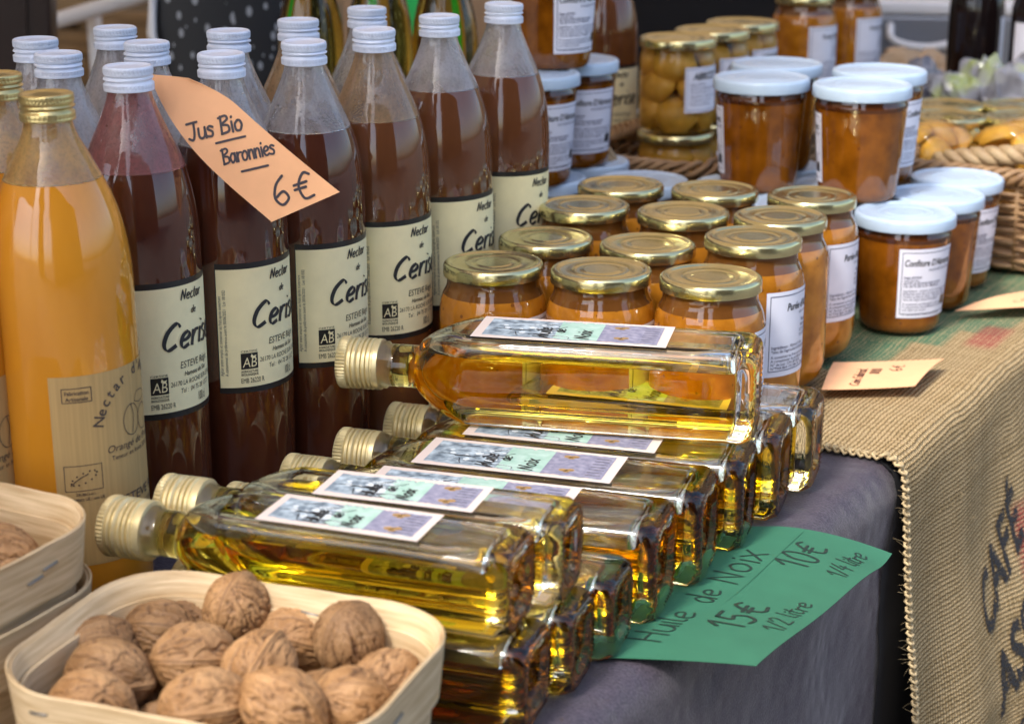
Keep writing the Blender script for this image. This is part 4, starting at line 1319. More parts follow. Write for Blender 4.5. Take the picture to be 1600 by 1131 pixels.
# round oil bottles standing behind the juice
RO = [(r, z + (0.035 if z > 0.1 else 0)) for r, z in [(0.024, 0.0), (0.032, 0.002), (0.034, 0.006), (0.034, 0.180), (0.0335, 0.200), (0.0318, 0.218), (0.0285, 0.234), (0.0245, 0.248), (0.0205, 0.262), (0.0175, 0.278), (0.0158, 0.296), (0.0150, 0.320), (0.0146, 0.345)]]
for i, (x, y, lab) in enumerate(((-0.205, 1.905, "green glass oil bottle standing behind the juice, leftmost of the three"), (-0.136, 1.925, "green glass oil bottle standing behind the juice, middle of the three"), (-0.068, 1.905, "green glass oil bottle standing behind the juice, rightmost of the three"))):
    t = thing("standing_oil_bottle", lab, "oil bottle", (x, y, 0.001), (0, 0, 0), "green oil bottles standing behind the juice")
    if i == 0:
        mb = MB(); mb.lathe(RO, "green_oil_glass", 48); g0 = mb.build("glass_body", t, sharp=50).data
        mb = MB(); mb.lathe([(0.0150, 0.0), (0.0158, 0.001), (0.0158, 0.040), (0.0150, 0.0415), (0.001, 0.0415)], "gold_cap", 48); c0 = mb.build("cap", t, sharp=40); c0.location = (0, 0, 0.353)
        mb = MB(); fm = cylmap(0.0342, 0.160, R(-70)); mb.grid(lambda a, b: fm(0.083 * a, 0.09 * (1 - b), 0), 30, 1, "cream_paper"); l0 = mb.build("label", t)
    else:
        for nm, src in (("glass_body", None), ("cap", c0), ("label", l0)):
            o = bpy.data.objects.new(nm, g0 if src is None else src.data); C.objects.link(o); o.parent = t
            if src is not None: o.location = src.location

# ================================================================ jars of apricot halves
AJ = [(0.030, 0.0), (0.0375, 0.001), (0.0405, 0.005), (0.0412, 0.010), (0.0412, 0.072), (0.0408, 0.079), (0.0395, 0.0835), (0.0388, 0.086), (0.0388, 0.094)]
def apricot_half(rx, ry, rz, seed):
    mb = MB(); n = 18; m = 10; vs = []
    for j in range(m + 1):
        th = PI * j / m
        for i in range(n):
            a = 2 * PI * i / n
            p = Vector((math.sin(th) * math.cos(a), math.sin(th) * math.sin(a), math.cos(th)))
            k = 1 + 0.06 * noise.noise(p * 2 + Vector((seed, 0, 0))) - 0.08 * math.exp(-(p.y / 0.15) ** 2) * max(0, p.x)
            z = p.z * k
            if z < -0.15: z = -0.15 - 0.15 * (z + 0.15)
            vs.append((p.x * rx * k, p.y * ry * k, z * rz))
    fs = []
    for j in range(m):
        for i in range(n):
            i2 = (i + 1) % n
            fs.append((j * n + i, (j + 1) * n + i, (j + 1) * n + i2, j * n + i2))
    mb.add(vs, fs, "apricot")
    return mb
ah = apricot_half(0.0225, 0.0195, 0.0175, 1.0)
_ahmesh = None
def apricot_label():
    mb = MB(); fm = cylmap(0.0414, 0.072, R(12))
    mb.grid(lambda a, b: fm(0.055 * a, 0.049 * (1 - b), 0), 24, 1, "white_paper")
    frame(mb, fm, 0.002, 0.002, 0.053, 0.047, 0.0005, "blue_ink")
    put_text(mb, fm, "ABRICOT", 0.0275, 0.0135, 0.0110, "ink", 'C', shear=0.3, bold=0.03, width=0.036)
    for k in range(6): put_text(mb, fm, ("Régis ESTEVE", "26170 LA ROCHE SUR LE BUIS", "Tél. 04 75 28 13 27", "Ingrédients : abricot, sucre", "A conserver au frais", "Poids net 0,500 kg")[k], 0.006, 0.0200 + 0.0042 * k, 0.0036, "blue_ink", 'L')
    return mb
def halves_jar(label, loc, rz, tip=None, name="apricot_jar", group="jars of apricot halves"):
    global _ahmesh
    t = thing(name, label, "jar", loc, tip or (0, 0, math.atan2(-loc[0], loc[1]) + R(rz)), group)
    mb = MB(); mb.lathe(AJ, "syrup", 48); mb.build("syrup_filled_glass", t, sharp=60)
    o = lid_mesh("gold_lid", 0.0425, 0.0105).build("lid", t, sharp=40); o.location = (0, 0, 0.0900)
    rnd = random.Random(int(loc[0] * 1000))
    for lay in range(3):
        for k in range(4):
            a = 2 * PI * k / 4 + lay * 0.75 + rnd.uniform(-0.15, 0.15)
            if _ahmesh is None:
                h = ah.build("apricot_half", t); _ahmesh = h.data
            else:
                h = bpy.data.objects.new("apricot_half", _ahmesh); C.objects.link(h); h.parent = t
            r = 0.0195
            h.location = (r * math.sin(a), -r * math.cos(a), 0.021 + lay * 0.0255 + rnd.uniform(-0.002, 0.002))
            h.rotation_euler = Euler((R(80) + rnd.uniform(-0.5, 0.5), rnd.uniform(-0.6, 0.6), a), 'XYZ')
    label_obj(apricot_label, t)
    return t
ab = []
for x, y, z, rz, lab in ((0.181, 2.035, 0.019, 90, "lower jar of apricot halves in the small basket, its gold lid under another jar"),
                         (0.181, 2.035, 0.122, 0, "upper jar of apricot halves, its fruit in plain view through the glass"),
                         (0.226, 2.106, 0.122, 0, "gold lidded jar of apricots behind the upper jar of apricot halves, middle of the three"),
                         (0.268, 2.178, 0.122, 6, "gold lidded jar of apricots farthest right of the three on the small basket"),
                         (0.226, 2.106, 0.019, 0, "jar of apricots in the bottom of the small basket, hidden behind its neighbour"),
                         (0.268, 2.178, 0.019, 0, "jar of apricots in the bottom of the small basket, at its far end")):
    halves_jar(lab, (x, y, z), rz)

# ================================================================ wicker baskets
def weave_wall(mb, path, z0, z1, step, amp, r, mat, stakes, flare=0.0):
    """path: closed list of (x, y, nx, ny); strands snake in and out between the stakes"""
    n = len(path); row = 0; z = z0
    while z < z1:
        pts = []
        for i, (x, y, nx, ny) in enumerate(path):
            k = amp * math.sin(PI * i / stakes + PI * (row % 2)) + flare * (z - z0)
            pts.append((x + nx * k, y + ny * k, z + 0.0006 * noise.noise(Vector((x * 60, y * 60, row)))))
        mb.tube(pts, r, mat, seg=6, closed=True)
        z += step; row += 1
def rr_path(a, b, rc, step=0.004):
    pts = []
    segs = [((a - rc, -b), (a - rc, -b)),]
    def arc(cx, cy_, a0):
        n = max(3, int(rc * PI / 2 / step))
        for k in range(n):
            t = a0 + PI / 2 * k / n
            pts.append((cx + rc * math.cos(t), cy_ + rc * math.sin(t), math.cos(t), math.sin(t)))
    def line(x0, y0, x1, y1, nx, ny):
        n = max(1, int(math.hypot(x1 - x0, y1 - y0) / step))
        for k in range(n):
            t = k / n
            pts.append((x0 + (x1 - x0) * t, y0 + (y1 - y0) * t, nx, ny))
    line(-a + rc, -b, a - rc, -b, 0, -1); arc(a - rc, -b + rc, -PI / 2)
    line(a, -b + rc, a, b - rc, 1, 0); arc(a - rc, b - rc, 0)
    line(a - rc, b, -a + rc, b, 0, 1); arc(-a + rc, b - rc, PI / 2)
    line(-a, b - rc, -a, -b + rc, -1, 0); arc(-a + rc, -b + rc, PI)
    return pts
def wicker_basket(label, loc, rot, a, b, h, flare=0.10):
    t = thing("wicker_basket", label, "basket", loc, (0, 0, rot), "wicker baskets on the table")
    path = rr_path(a, b, 0.03)
    st = 7
    mb = MB(); weave_wall(mb, path, 0.004, h - 0.010, 0.0062, 0.0032, 0.0026, "wicker", st, flare)
    for i in range(0, len(path), st):
        x, y, nx, ny = path[i]
        mb.tube([(x, y, 0.0), (x + nx * flare * h, y + ny * flare * h, h)], 0.0026, "wicker", seg=6)
    mb.build("woven_wall", t)
    mb = MB()
    for ph in range(4):
        pts = []
        for i, (x, y, nx, ny) in enumerate(path):
            an = 2 * PI * i / 13 + ph * PI / 2
            k = flare * h + 0.008 * math.cos(an)
            pts.append((x + nx * k, y + ny * k, h - 0.004 + 0.0065 * math.sin(an)))
        mb.tube(pts, 0.0033, "wicker", seg=6, closed=True)
    mb.build("braided_rim", t)
    mb = MB(); mb.loft([[(x, y, z) for x, y, _, _ in path] for z in (0.001, 0.005)], "wicker"); mb.build("floor", t, smooth=False)
    return t
def twist(mb, pts, r, rs, pitch, mat, n=160):
    p = crom2(pts, n)
    for ph in (0, 2 * PI / 3, 4 * PI / 3):
        q = []
        s = 0
        for i in range(len(p)):
            if i: s += (p[i] - p[i - 1]).length
            d = (p[min(i + 1, len(p) - 1)] - p[max(i - 1, 0)]).normalized()
            x = d.cross(Vector((0.3, 0.5, 0.81))).normalized(); y = d.cross(x)
            a = 2 * PI * s / pitch + ph
            q.append(p[i] + x * (r * math.cos(a)) + y * (r * math.sin(a)))
        mb.tube(q, rs, mat, seg=6)
def crom2(p, n):
    p = [Vector(q) for q in p]
    q = [2 * p[0] - p[1]] + p + [2 * p[-1] - p[-2]]
    out = []
    m = len(p) - 1
    for k in range(n + 1):
        f = k / n * m; i = min(int(f), m - 1); t = f - i; i += 1
        a, b, c, d = q[i - 1], q[i], q[i + 1], q[i + 2]
        out.append(0.5 * (2 * b + (c - a) * t + (2 * a - 5 * b + 4 * c - d) * t * t + (3 * b - a - 3 * c + d) * t ** 3))
    return out
# small basket under the apricot halves (local x runs along the table)
c1 = T(1.895, -0.880, 0.013)
b1 = wicker_basket("small wicker basket with a twisted branch handle, holding the jars of apricot halves", c1, ANG, 0.195, 0.085, 0.098, 0.05)
mb = MB()
twist(mb, [(-0.215, -0.005, 0.085), (-0.222, 0.020, 0.125), (-0.224, 0.055, 0.158), (-0.222, 0.085, 0.172), (-0.218, 0.115, 0.158), (-0.212, 0.135, 0.10)], 0.0035, 0.0042, 0.09, "willow_pale")
twist(mb, [(-0.222, -0.012, 0.082), (-0.232, 0.012, 0.110), (-0.236, 0.045, 0.130), (-0.232, 0.085, 0.140), (-0.224, 0.120, 0.120)], 0.003, 0.0040, 0.08, "willow_pale")
mb.build("branch_handle", b1)
# big basket at the right
c2 = T(2.035, -0.525, 0.013)
b2 = wicker_basket("wicker basket with a twisted rope edge at the right, holding lying jars of fruit", c2, ANG, 0.205, 0.110, 0.100, 0.06)
mb = MB()
twist(mb, [(-0.185, 0.070, 0.098), (-0.196, 0.045, 0.106), (-0.200, 0.0, 0.114), (-0.198, -0.050, 0.122), (-0.188, -0.095, 0.130), (-0.150, -0.118, 0.130)], 0.0055, 0.0060, 0.045, "willow_pale")
mb.build("rope_handle", b2)
# what the big basket holds
def lying(label, u, v, z, turn):
    p = T(u, v, z)
    t = halves_jar(label, (p.x, p.y, p.z), 0, tip=(R(90), R(20), ANG + R(turn)), name="lying_apricot_jar", group="jars lying in the right basket")
    return t
lying("jar of apricot halves lying on its side in the right basket, nearest the jam", 1.905, -0.645, 0.094, 78)
lying("jar of apricot halves lying on its side in the right basket, behind the rope edge", 1.935, -0.555, 0.098, 84)
for u, v, lab in ((2.010, -0.635, "gold lidded jar standing at the left behind the jars lying in the right basket"), (2.045, -0.562, "gold lidded jar standing at the right edge behind the jars lying in the right basket"), (2.085, -0.662, "gold lidded jar at the back left of the right basket"), (2.125, -0.590, "gold lidded jar at the back right of the right basket")):
    p = T(u, v, 0.034); halves_jar(lab, (p.x, p.y, p.z), 0, name="apricot_jar", group="gold lidded jars standing in the right basket")

# ================================================================ punnets and walnuts
def band(path, z0, z1, th, grow0, grow1, mat, mb, lip=False):
    rings = []
    for x, y, nx, ny in path:
        a0, a1 = grow0, grow1
        w = 0.0008 * noise.noise(Vector((x * 25, y * 25, z0 * 100)))
        z1_ = z1; z1 = z1 + 0.0012 * noise.noise(Vector((x * 30, y * 30, z0 * 50 + 4)))
        rings.append([(x + nx * (a0 + w), y + ny * (a0 + w), z0), (x + nx * (a1 + w), y + ny * (a1 + w), z1), (x + nx * (a1 + w - th * 0.5), y + ny * (a1 + w - th * 0.5), z1 + 0.0006), (x + nx * (a1 + w - th), y + ny * (a1 + w - th), z1), (x + nx * (a0 + w - th), y + ny * (a0 + w - th), z0)])
        z1 = z1_
    rings.append(rings[0])
    mb.loft(rings, mat, cap=False)
def punnet(label, loc, rot, a, b, h):
    t = thing("walnut_punnet", label, "punnet", loc, (0, 0, rot), "thin wood punnets of walnuts")
    path = rr_path(a, b, 0.034, 0.005)
    mb = MB(); band(path, h - 0.031, h, 0.0014, 0.0072, 0.0105, "thin_wood", mb); mb.build("rim_band", t, sharp=50)
    mb = MB(); band(path, h - 0.030, h - 0.001, 0.0013, 0.0052, 0.0086, "thin_wood", mb); mb.build("inner_band", t, sharp=50)
    mb = MB(); band(path, 0.0, h - 0.012, 0.0018, 0.000, 0.0050, "thin_wood", mb); mb.build("side_wall", t, sharp=50)
    mb = MB(); mb.loft([[(x - nx * 0.002, y - ny * 0.002, z) for x, y, nx, ny in path] for z in (0.0006, 0.0024)], "thin_wood"); mb.build("floor", t, smooth=False)
    rnd = random.Random(3)
    for i in (8, 30, 48, 62, 84, 105, 120, 140):
        x, y, nx, ny = path[i % len(path)]
        for side in (1, -1):
            mb = MB()
            g = 0.0098 if side > 0 else 0.0052
            z = h - 0.015 + rnd.uniform(-0.004, 0.004)
            tx, ty = -ny, nx
            pts = [(x + nx * (g - 0.001 * side) - tx * 0.0055, y + ny * (g - 0.001 * side) - ty * 0.0055, z), (x + nx * g - tx * 0.0045, y + ny * g - ty * 0.0045, z + 0.0003), (x + nx * g + tx * 0.0045, y + ny * g + ty * 0.0045, z + 0.0012), (x + nx * (g - 0.001 * side) + tx * 0.0055, y + ny * (g - 0.001 * side) + ty * 0.0055, z + 0.0012)]
            mb.tube(pts, 0.0007, "staple", seg=6); mb.build("staple", t)
    return t
def walnut_mesh(seed):
    import bmesh
    bm = bmesh.new()
    bmesh.ops.create_icosphere(bm, subdivisions=6, radius=1.0)
    o = Vector((seed * 7.3, seed * 3.1, seed))
    dep = []
    for v in bm.verts:
        p = v.co.normalized()
        th = math.acos(max(-1, min(1, p.x)))
        ang = math.atan2(p.z, p.y)
        away = 1 - math.exp(-(p.y / 0.10) ** 2)
        seam = math.exp(-((p.y / 0.10) ** 2)) * 0.060 - 0.085 * math.exp(-((p.y / 0.018) ** 2))
        warp = noise.noise_vector(p * 2.2 + o)
        q = Vector((p.x * 1.0, math.cos(ang) * 3.1, math.sin(ang) * 3.1)) + o + 0.42 * warp
        f = noise.noise(q); f2 = noise.noise(q * 1.9 + Vector((5, 0, 0))); f3 = noise.noise(q * 3.7 + Vector((1, 9, 0)))
        l1 = max(0, 1 - abs(f) / 0.10); l2 = max(0, 1 - abs(f2) / 0.10); l3 = max(0, 1 - abs(f3) / 0.14)
        fur = (-0.085 * l1 - 0.052 * l2 - 0.022 * l3) * away
        soft = 0.040 * noise.noise(p * 1.6 + o) + 0.028 * noise.noise(q * 1.2) + 0.010 * noise.noise(p * 9 + o)
        pit = max(0, noise.noise(p * 8.0 + o * 2) - 0.36)
        k = 1 + (seam + fur + soft - 0.06 * pit) * math.sin(th) ** 0.35
        tip = 0.10 * math.exp(-((th / 0.28) ** 2))
        dep.append(min(1.0, (0.85 * l1 + 0.6 * l2 + 0.25 * l3) * away + 0.9 * math.exp(-((p.y / 0.02) ** 2)) + 1.5 * pit))
        v.co = Vector((p.x * (k + tip) * 0.0222, p.y * k * 0.0188, p.z * k * 0.0192))
    me = bpy.data.meshes.new("walnut")
    bm.to_mesh(me); bm.free()
    at = me.attributes.new("furrow", 'FLOAT', 'POINT')
    at.data.foreach_set("value", dep)
    me.polygons.foreach_set("use_smooth", [True] * len(me.polygons))
    me.materials.append(MATS["walnut_shell"])
    return me
WN = [walnut_mesh(s) for s in (1.0, 2.0, 3.0, 4.0)]
def walnut(i, loc, rot, label, scale=1.0, group="walnuts in the front punnet"):
    o = bpy.data.objects.new("walnut", WN[i % 4]); C.objects.link(o)
    o.location = loc; o.rotation_euler = [R(q) for q in rot]; o.scale = (scale,) * 3
    tag(o, label, "walnut", group)
PR = R(-20.5)
pa, pb_ = Vector((math.cos(PR), math.sin(PR), 0)), Vector((-math.sin(PR), math.cos(PR), 0))
corner = Vector((-0.024, 0.868, 0))
A_, B_ = 0.088, 0.066
pc = corner - pa * (A_ + 0.0075) - pb_ * (B_ + 0.0075)
punnet("thin wood punnet of walnuts in the foreground, cut by the picture's lower edge", (pc.x, pc.y, 0.002), PR, A_, B_, 0.073)
wl = [(-0.214, 0.884, 0.048, (10, 30, 40), "walnut at the back left of the front punnet, its furrows running upward"),
      (-0.203, 0.848, 0.052, (80, 5, -15), "walnut at the left of the front punnet with its seam lying level"),
      (-0.188, 0.903, 0.048, (50, -15, -25), "walnut at the back of the front punnet, left of the one against the wall"),
      (-0.146, 0.905, 0.062, (15, 60, 80), "walnut resting against the back wall of the front punnet, highest of all"),
      (-0.162, 0.862, 0.054, (70, 10, 25), "golden walnut in the middle of the front punnet with a dark cracked seam"),
      (-0.128, 0.850, 0.054, (30, -30, 60), "walnut right of the middle of the front punnet with a pitted dark end"),
      (-0.084, 0.873, 0.060, (20, 70, 70), "big round walnut at the right of the front punnet"),
      (-0.148, 0.807, 0.056, (75, 0, 15), "walnut at the near side of the front punnet, lying with its seam level"),
      (-0.110, 0.803, 0.058, (20, 25, -20), "walnut at the near side of the front punnet, right of the level seamed one"),
      (-0.205, 0.818, 0.050, (60, 10, -10), "walnut at the near left of the front punnet, half hidden by the rim"),
      (-0.078, 0.822, 0.050, (40, 30, 30), "small walnut near the right side wall of the front punnet, beside the rim"),
      (-0.096, 0.826, 0.044, (10, 0, 80), "walnut low between the big round one and the near side of the punnet"),
      (-0.063, 0.848, 0.046, (80, 0, 60), "walnut in the right corner of the front punnet, behind the rim"),
      (-0.115, 0.900, 0.046, (70, 20, 10), "walnut by the back wall of the front punnet, left of the big round one"),
      (-0.173, 0.925, 0.040, (20, 60, 30), "walnut in the back left of the front punnet, half hidden behind the highest one"),
      (-0.170, 0.829, 0.026, (0, 40, 10), "walnut at the bottom under the middle of the front punnet"),
      (-0.190, 0.870, 0.024, (30, 40, 10), "walnut at the bottom under the left of the front punnet"),
      (-0.130, 0.880, 0.024, (60, 40, 90), "walnut at the bottom under the back of the front punnet"),
      (-0.100, 0.850, 0.022, (0, 20, 140), "walnut at the bottom under the big round one"),
      (-0.205, 0.815, 0.023, (0, 20, 140), "walnut at the bottom at the near left of the front punnet"),
      (-0.135, 0.830, 0.024, (20, 10, 40), "walnut at the bottom under the near side of the front punnet")]
for i, (x, y, z, rt, lab) in enumerate(wl): walnut(i, (x, y, z), rt, lab, 0.97 + 0.06 * ((i * 37) % 10) / 10)
PR2 = R(-28.5)
qa, qb = Vector((math.cos(PR2), math.sin(PR2), 0)), Vector((-math.sin(PR2), math.cos(PR2), 0))
c2_ = Vector((-0.209, 0.927, 0))
q2 = c2_ - qa * (0.074 + 0.009) - qb * (0.060 + 0.009)
punnet("lower thin wood punnet of the stack of two at the left edge", (q2.x, q2.y, 0.002), PR2, 0.073, 0.059, 0.073)
punnet("upper thin wood punnet of the stack of two at the left edge, holding walnuts", (q2.x - 0.001, q2.y, 0.037), PR2, 0.073, 0.059, 0.073)
for i, (dx, dy, dz, rt, lab) in enumerate(((0.030, 0.030, 0.086, (20, 20, 10), "walnut in the stacked punnet at the left edge, nearest its right corner"), (-0.010, 0.034, 0.084, (60, 0, 50), "walnut in the stacked punnet at the left edge, by its back wall"), (0.036, -0.012, 0.080, (0, 50, 70), "walnut in the stacked punnet at the left edge, by its right wall"), (0.004, -0.004, 0.080, (40, 50, 0), "walnut in the middle of the stacked punnet at the left edge"))):
    p = q2 + qa * dx + qb * dy
    walnut(i + 1, (p.x, p.y, dz), rt, lab, 1.0, "walnuts in the stacked punnet")

# ================================================================ price cards
def card(name, label, mat, surf, nu, nv, writing, th=0.0004):
    """surf(a, b) with a, b in 0..1 gives the upper side; b runs down the card"""
    mb = MB()
    mb.grid(lambda a, b: surf(a, 1 - b), nu, nv, mat)
    def nrm(a, b):
        e = 0.01
        p = Vector(surf(a, b)); x = Vector(surf(min(1, a + e), b)) - Vector(surf(max(0, a - e), b)); y = Vector(surf(a, min(1, b + e))) - Vector(surf(a, max(0, b - e)))
        return p, y.cross(x).normalized()
    mb.grid(lambda a, b: tuple(nrm(a, b)[0] - nrm(a, b)[1] * th), nu, nv, mat)
    # rim of the sheet
    loopp = [(i / nu, 0) for i in range(nu)] + [(1, j / nv) for j in range(nv)] + [(1 - i / nu, 1) for i in range(nu)] + [(0, 1 - j / nv) for j in range(nv)]
    top = [nrm(a, b) for a, b in loopp]; n = len(top)
    mb.add([tuple(p) for p, _ in top] + [tuple(p - q * th) for p, q in top], [(i, (i + 1) % n, n + (i + 1) % n, n + i) for i in range(n)], mat)
    def fm(x, y, off=0.0):
        p, q = nrm(max(0, min(1, x)), max(0, min(1, y)))
        return tuple(p + q * off)
    writing(mb, fm)
    return tag(mb.build(name, smooth=True, sharp=60), label, "price card", "handwritten price cards")
# the orange card behind the first cherry bottle's cap: corner points, then a gentle bow
TL, TR, BR, BL = Vector((-0.236, 1.207, 0.302)), Vector((-0.196, 1.198, 0.3005)), Vector((-0.110, 1.165, 0.233)), Vector((-0.154, 1.163, 0.214))
def s_orange(a, b):
    # left edge bows out, the top right corner is trimmed round
    l = TL.lerp(BL, b); r = TR.lerp(BR, b)
    p = l.lerp(r, a)
    p = p + Vector((-0.014, 0, -0.003)) * math.sin(PI * b) * (1 - a) * 0.75 * (1 - b * 0.4)
    p = p + Vector((0.0, -0.006, 0.0)) * math.sin(PI * b)
    if b < 0.22:
        p = p + Vector((-0.012, 0, -0.0005)) * (a ** 3) * ((0.22 - b) / 0.22) ** 2
    return p
def in_plane(surf, fm, e1, e2, org):
    """writing set out in the card's own plane (x along e1, y down against e2), laid on the bowed sheet"""
    st = [org[0], org[1]]
    o = Vector(surf(*org))
    def f(a, b):
        d = Vector(surf(a, b)) - o
        return d.dot(e1), -d.dot(e2)
    def g(x, y, off=0.0):
        a, b = st
        for _ in range(6):
            p = f(a, b); h = 1e-3
            pa_ = f(a + h, b); pb2 = f(a, b + h)
            j = ((pa_[0] - p[0]) / h, (pb2[0] - p[0]) / h, (pa_[1] - p[1]) / h, (pb2[1] - p[1]) / h)
            det = j[0] * j[3] - j[1] * j[2]
            dx, dy = x - p[0], y - p[1]
            a += (dx * j[3] - dy * j[1]) / det; b += (-dx * j[2] + dy * j[0]) / det
            a = max(0.0, min(1.0, a)); b = max(0.0, min(1.0, b))
        st[0], st[1] = (a, b) if 0 < a < 1 and 0 < b < 1 else (0.5, 0.5)
        return fm(a, b, off)
    return g
def w_orange(mb, fm):
    n = (BR - TR).cross(BL - BR).normalized()
    e1 = Vector((0.972, -0.10, 0.235)); e1 = (e1 - n * e1.dot(n)).normalized()
    e2 = n.cross(e1).normalized()
    if e2.z < 0: e2 = -e2
    g = in_plane(s_orange, fm, e1, e2, (0.10, 0.43))
    hand(mb, g, "Jus Bio", -0.0035, 0.0, 0.0115, 0.0016, "marker", xs=0.98, sp=1.02)
    pen(mb, g, [(0.0140, 0.0050), (0.0240, 0.0047), (0.0335, 0.0046)], 0.0015, "marker")
    hand(mb, g, "Baronnies", 0.0160, 0.0195, 0.0098, 0.0014, "marker", xs=0.84, sp=1.0)
    pen(mb, g, [(0.0270, 0.0262), (0.0360, 0.0260), (0.0445, 0.0258)], 0.0015, "marker")
    hand(mb, g, "6€", 0.0440, 0.0520, 0.0180, 0.0017, "marker", xs=1.05, sp=1.25)
card("price_card", "orange card reading Jus Bio Baronnies 6€, tucked behind a bottle cap", "orange_card", s_orange, 24, 40, w_orange)
# green card under the oil bottles' ends, drooping over the table's edge
def s_green(a, b):
    u = 0.846 + 0.050 * b + a * (0.229 - 0.002 * b); v = -0.474 + 0.101 * b
    z = 0.0032 + 0.0006 * math.sin(9 * a) + 0.0012 * (b > 0.5) * (b - 0.5)
    z += 0.0020 * math.sin(7 * a + 2 * b) * b
    z -= (0.004 + 0.020 * a * a) * max(0, (b - 0.3) / 0.7) ** 1.6
    if a > 0.88: z += 0.007 * ((a - 0.88) / 0.12) ** 2 * b * b
    pass
    return T(u, v, z)
def w_green(mb, fm):
    Lx, Ly = 0.238, 0.098
    g = lambda x, y, off=0.0: fm(x / Lx, y / Ly, off)
    k = "green_marker"
    hand(mb, g, "Huile", 0.022, 0.0420, 0.0185, 0.0014, k, jitter=0.09, shear=0.25, xs=1.35, sp=1.0)
    hand(mb, g, "de", 0.094, 0.0420, 0.0165, 0.0014, k, jitter=0.09, shear=0.25, xs=1.35)
    hand(mb, g, "Noix", 0.132, 0.0410, 0.0200, 0.0015, k, jitter=0.09, shear=0.25, xs=1.45, sp=1.05)
    hand(mb, g, "15€", 0.054, 0.0720, 0.0190, 0.0022, k, jitter=0.09, shear=0.2, xs=1.35, sp=1.25)
    hand(mb, g, "10€", 0.172, 0.0680, 0.0190, 0.0018, k, jitter=0.09, shear=0.2, xs=1.25, sp=1.15)
    hand(mb, g, "1/2 litre", 0.060, 0.0900, 0.0120, 0.0011, k, jitter=0.09, shear=0.25, xs=1.35, sp=1.05)
    hand(mb, g, "1/4 litre", 0.172, 0.0890, 0.0120, 0.0011, k, jitter=0.09, shear=0.25, xs=1.15, sp=1.05)
    pen(mb, g, [(0.004, 0.0475), (0.12, 0.0480), (0.234, 0.0470)], 0.0004, "green_card", off=0.0003)
card("price_card", "green card reading Huile de Noix 15€ 10€ under the ends of the oil bottles", "green_card", s_green, 40, 16, w_green)
def s_or2(a, b):
    p = Vector((0.250, 1.425, 0.0165)) + Vector((0.022, 0.075, 0)) * a + Vector((0.075, 0.0, 0)) * b + Vector((0.018, 0, 0)) * a * b
    p.z += 0.0025 * math.sin(PI * a) + 0.003 * b * b
    return p
def w_or2(mb, fm):
    g = lambda x, y, off=0.0: fm(x / 0.078, y / 0.078, off)
    hand(mb, g, "Coin l'abricot", 0.006, 0.0290, 0.0078, 0.0009, "rust_marker", shear=0.2, xs=0.92, sp=1.0)
    hand(mb, g, "800", 0.032, 0.0400, 0.0075, 0.0011, "rust_marker", shear=0.2, xs=1.1)
    hand(mb, g, "6€", 0.038, 0.0560, 0.0100, 0.0010, "rust_marker", shear=0.2, xs=1.2, sp=1.3)
card("price_card", "orange card lying on the burlap in front of the puree jars", "orange_card", s_or2, 20, 14, w_or2)
def s_or3(a, b):
    p = Vector((0.412, 1.664, 0.0160)) + Vector((0.085, 0.071, 0)) * a + Vector((0.135, 0.020, 0)) * b
    p.z += 0.003 * math.sin(PI * a) + 0.002 * b
    return p
def w_or3(mb, fm):
    g = lambda x, y, off=0.0: fm(x / 0.11, y / 0.135, off)
    hand(mb, g, "Confiture", 0.020, 0.050, 0.011, 0.0009, "rust_marker", shear=0.3, xs=1.0)
    hand(mb, g, "4€", 0.060, 0.085, 0.014, 0.0009, "rust_marker", shear=0.3, xs=1.2, sp=1.3)
card("price_card", "orange card lying at the right edge beside the jam jars", "orange_card", s_or3, 20, 10, w_or3)

# ================================================================ behind the goods
def bench():
    t = thing("back_bench", "low wooden bench behind the stall carrying the crates and the bag", "bench", (-0.75, 2.9, -0.75), (0, 0, R(8)))
    mb = MB(); mb.box((0, 0, 0.66), (2.0, 1.9, 0.04), "crate_wood"); mb.build("bench_top", t, smooth=False)
    for x in (-0.9, 0.9):
        for y in (-0.85, 0.85):
            mb = MB(); mb.box((x, y, 0.32), (0.07, 0.07, 0.64), "crate_wood"); mb.build("leg", t, smooth=False)
bench()
def crate(label, loc, rot, w, d, h, n):
    t = thing("wooden_crate", label, "crate", loc, (0, 0, rot), "wooden crates behind the stall")
    for sx, sy, ww, dd in ((0, -1, w, 0.012), (0, 1, w, 0.012), (-1, 0, 0.012, d - 0.024), (1, 0, 0.012, d - 0.024)):
        for k in range(n):
            mb = MB(); mb.box((sx * (w / 2 - 0.006), sy * (d / 2 - 0.006), h * (k + 0.5) / n), (ww, dd, h / n - 0.014), "crate_wood"); mb.build("slat", t, smooth=False)
    for sx in (-1, 1):
        for sy in (-1, 1):
            mb = MB(); mb.box((sx * (w / 2 - 0.026), sy * (d / 2 - 0.026), h / 2), (0.028, 0.028, h), "crate_wood"); mb.build("corner_post", t, smooth=False)
    mb = MB(); mb.box((0, 0, 0.006), (w - 0.03, d - 0.03, 0.01), "crate_wood"); mb.build("floor", t, smooth=False)
BZ = -0.069
crate("wooden crate on the bench behind the juice, lower one on the left", (-0.98, 3.35, BZ), R(10), 0.50, 0.34, 0.16, 3)
crate("wooden crate on top of the left crate behind the juice", (-0.96, 3.36, BZ + 0.162), R(4), 0.46, 0.32, 0.14, 2)
crate("wooden crate on the bench behind the juice, right of the stacked pair", (-0.50, 3.25, BZ), R(-14), 0.36, 0.30, 0.20, 3)
crate("tall wooden crate at the back of the bench, beside the dotted bag", (-0.46, 3.62, BZ), R(5), 0.40, 0.30, 0.30, 4)
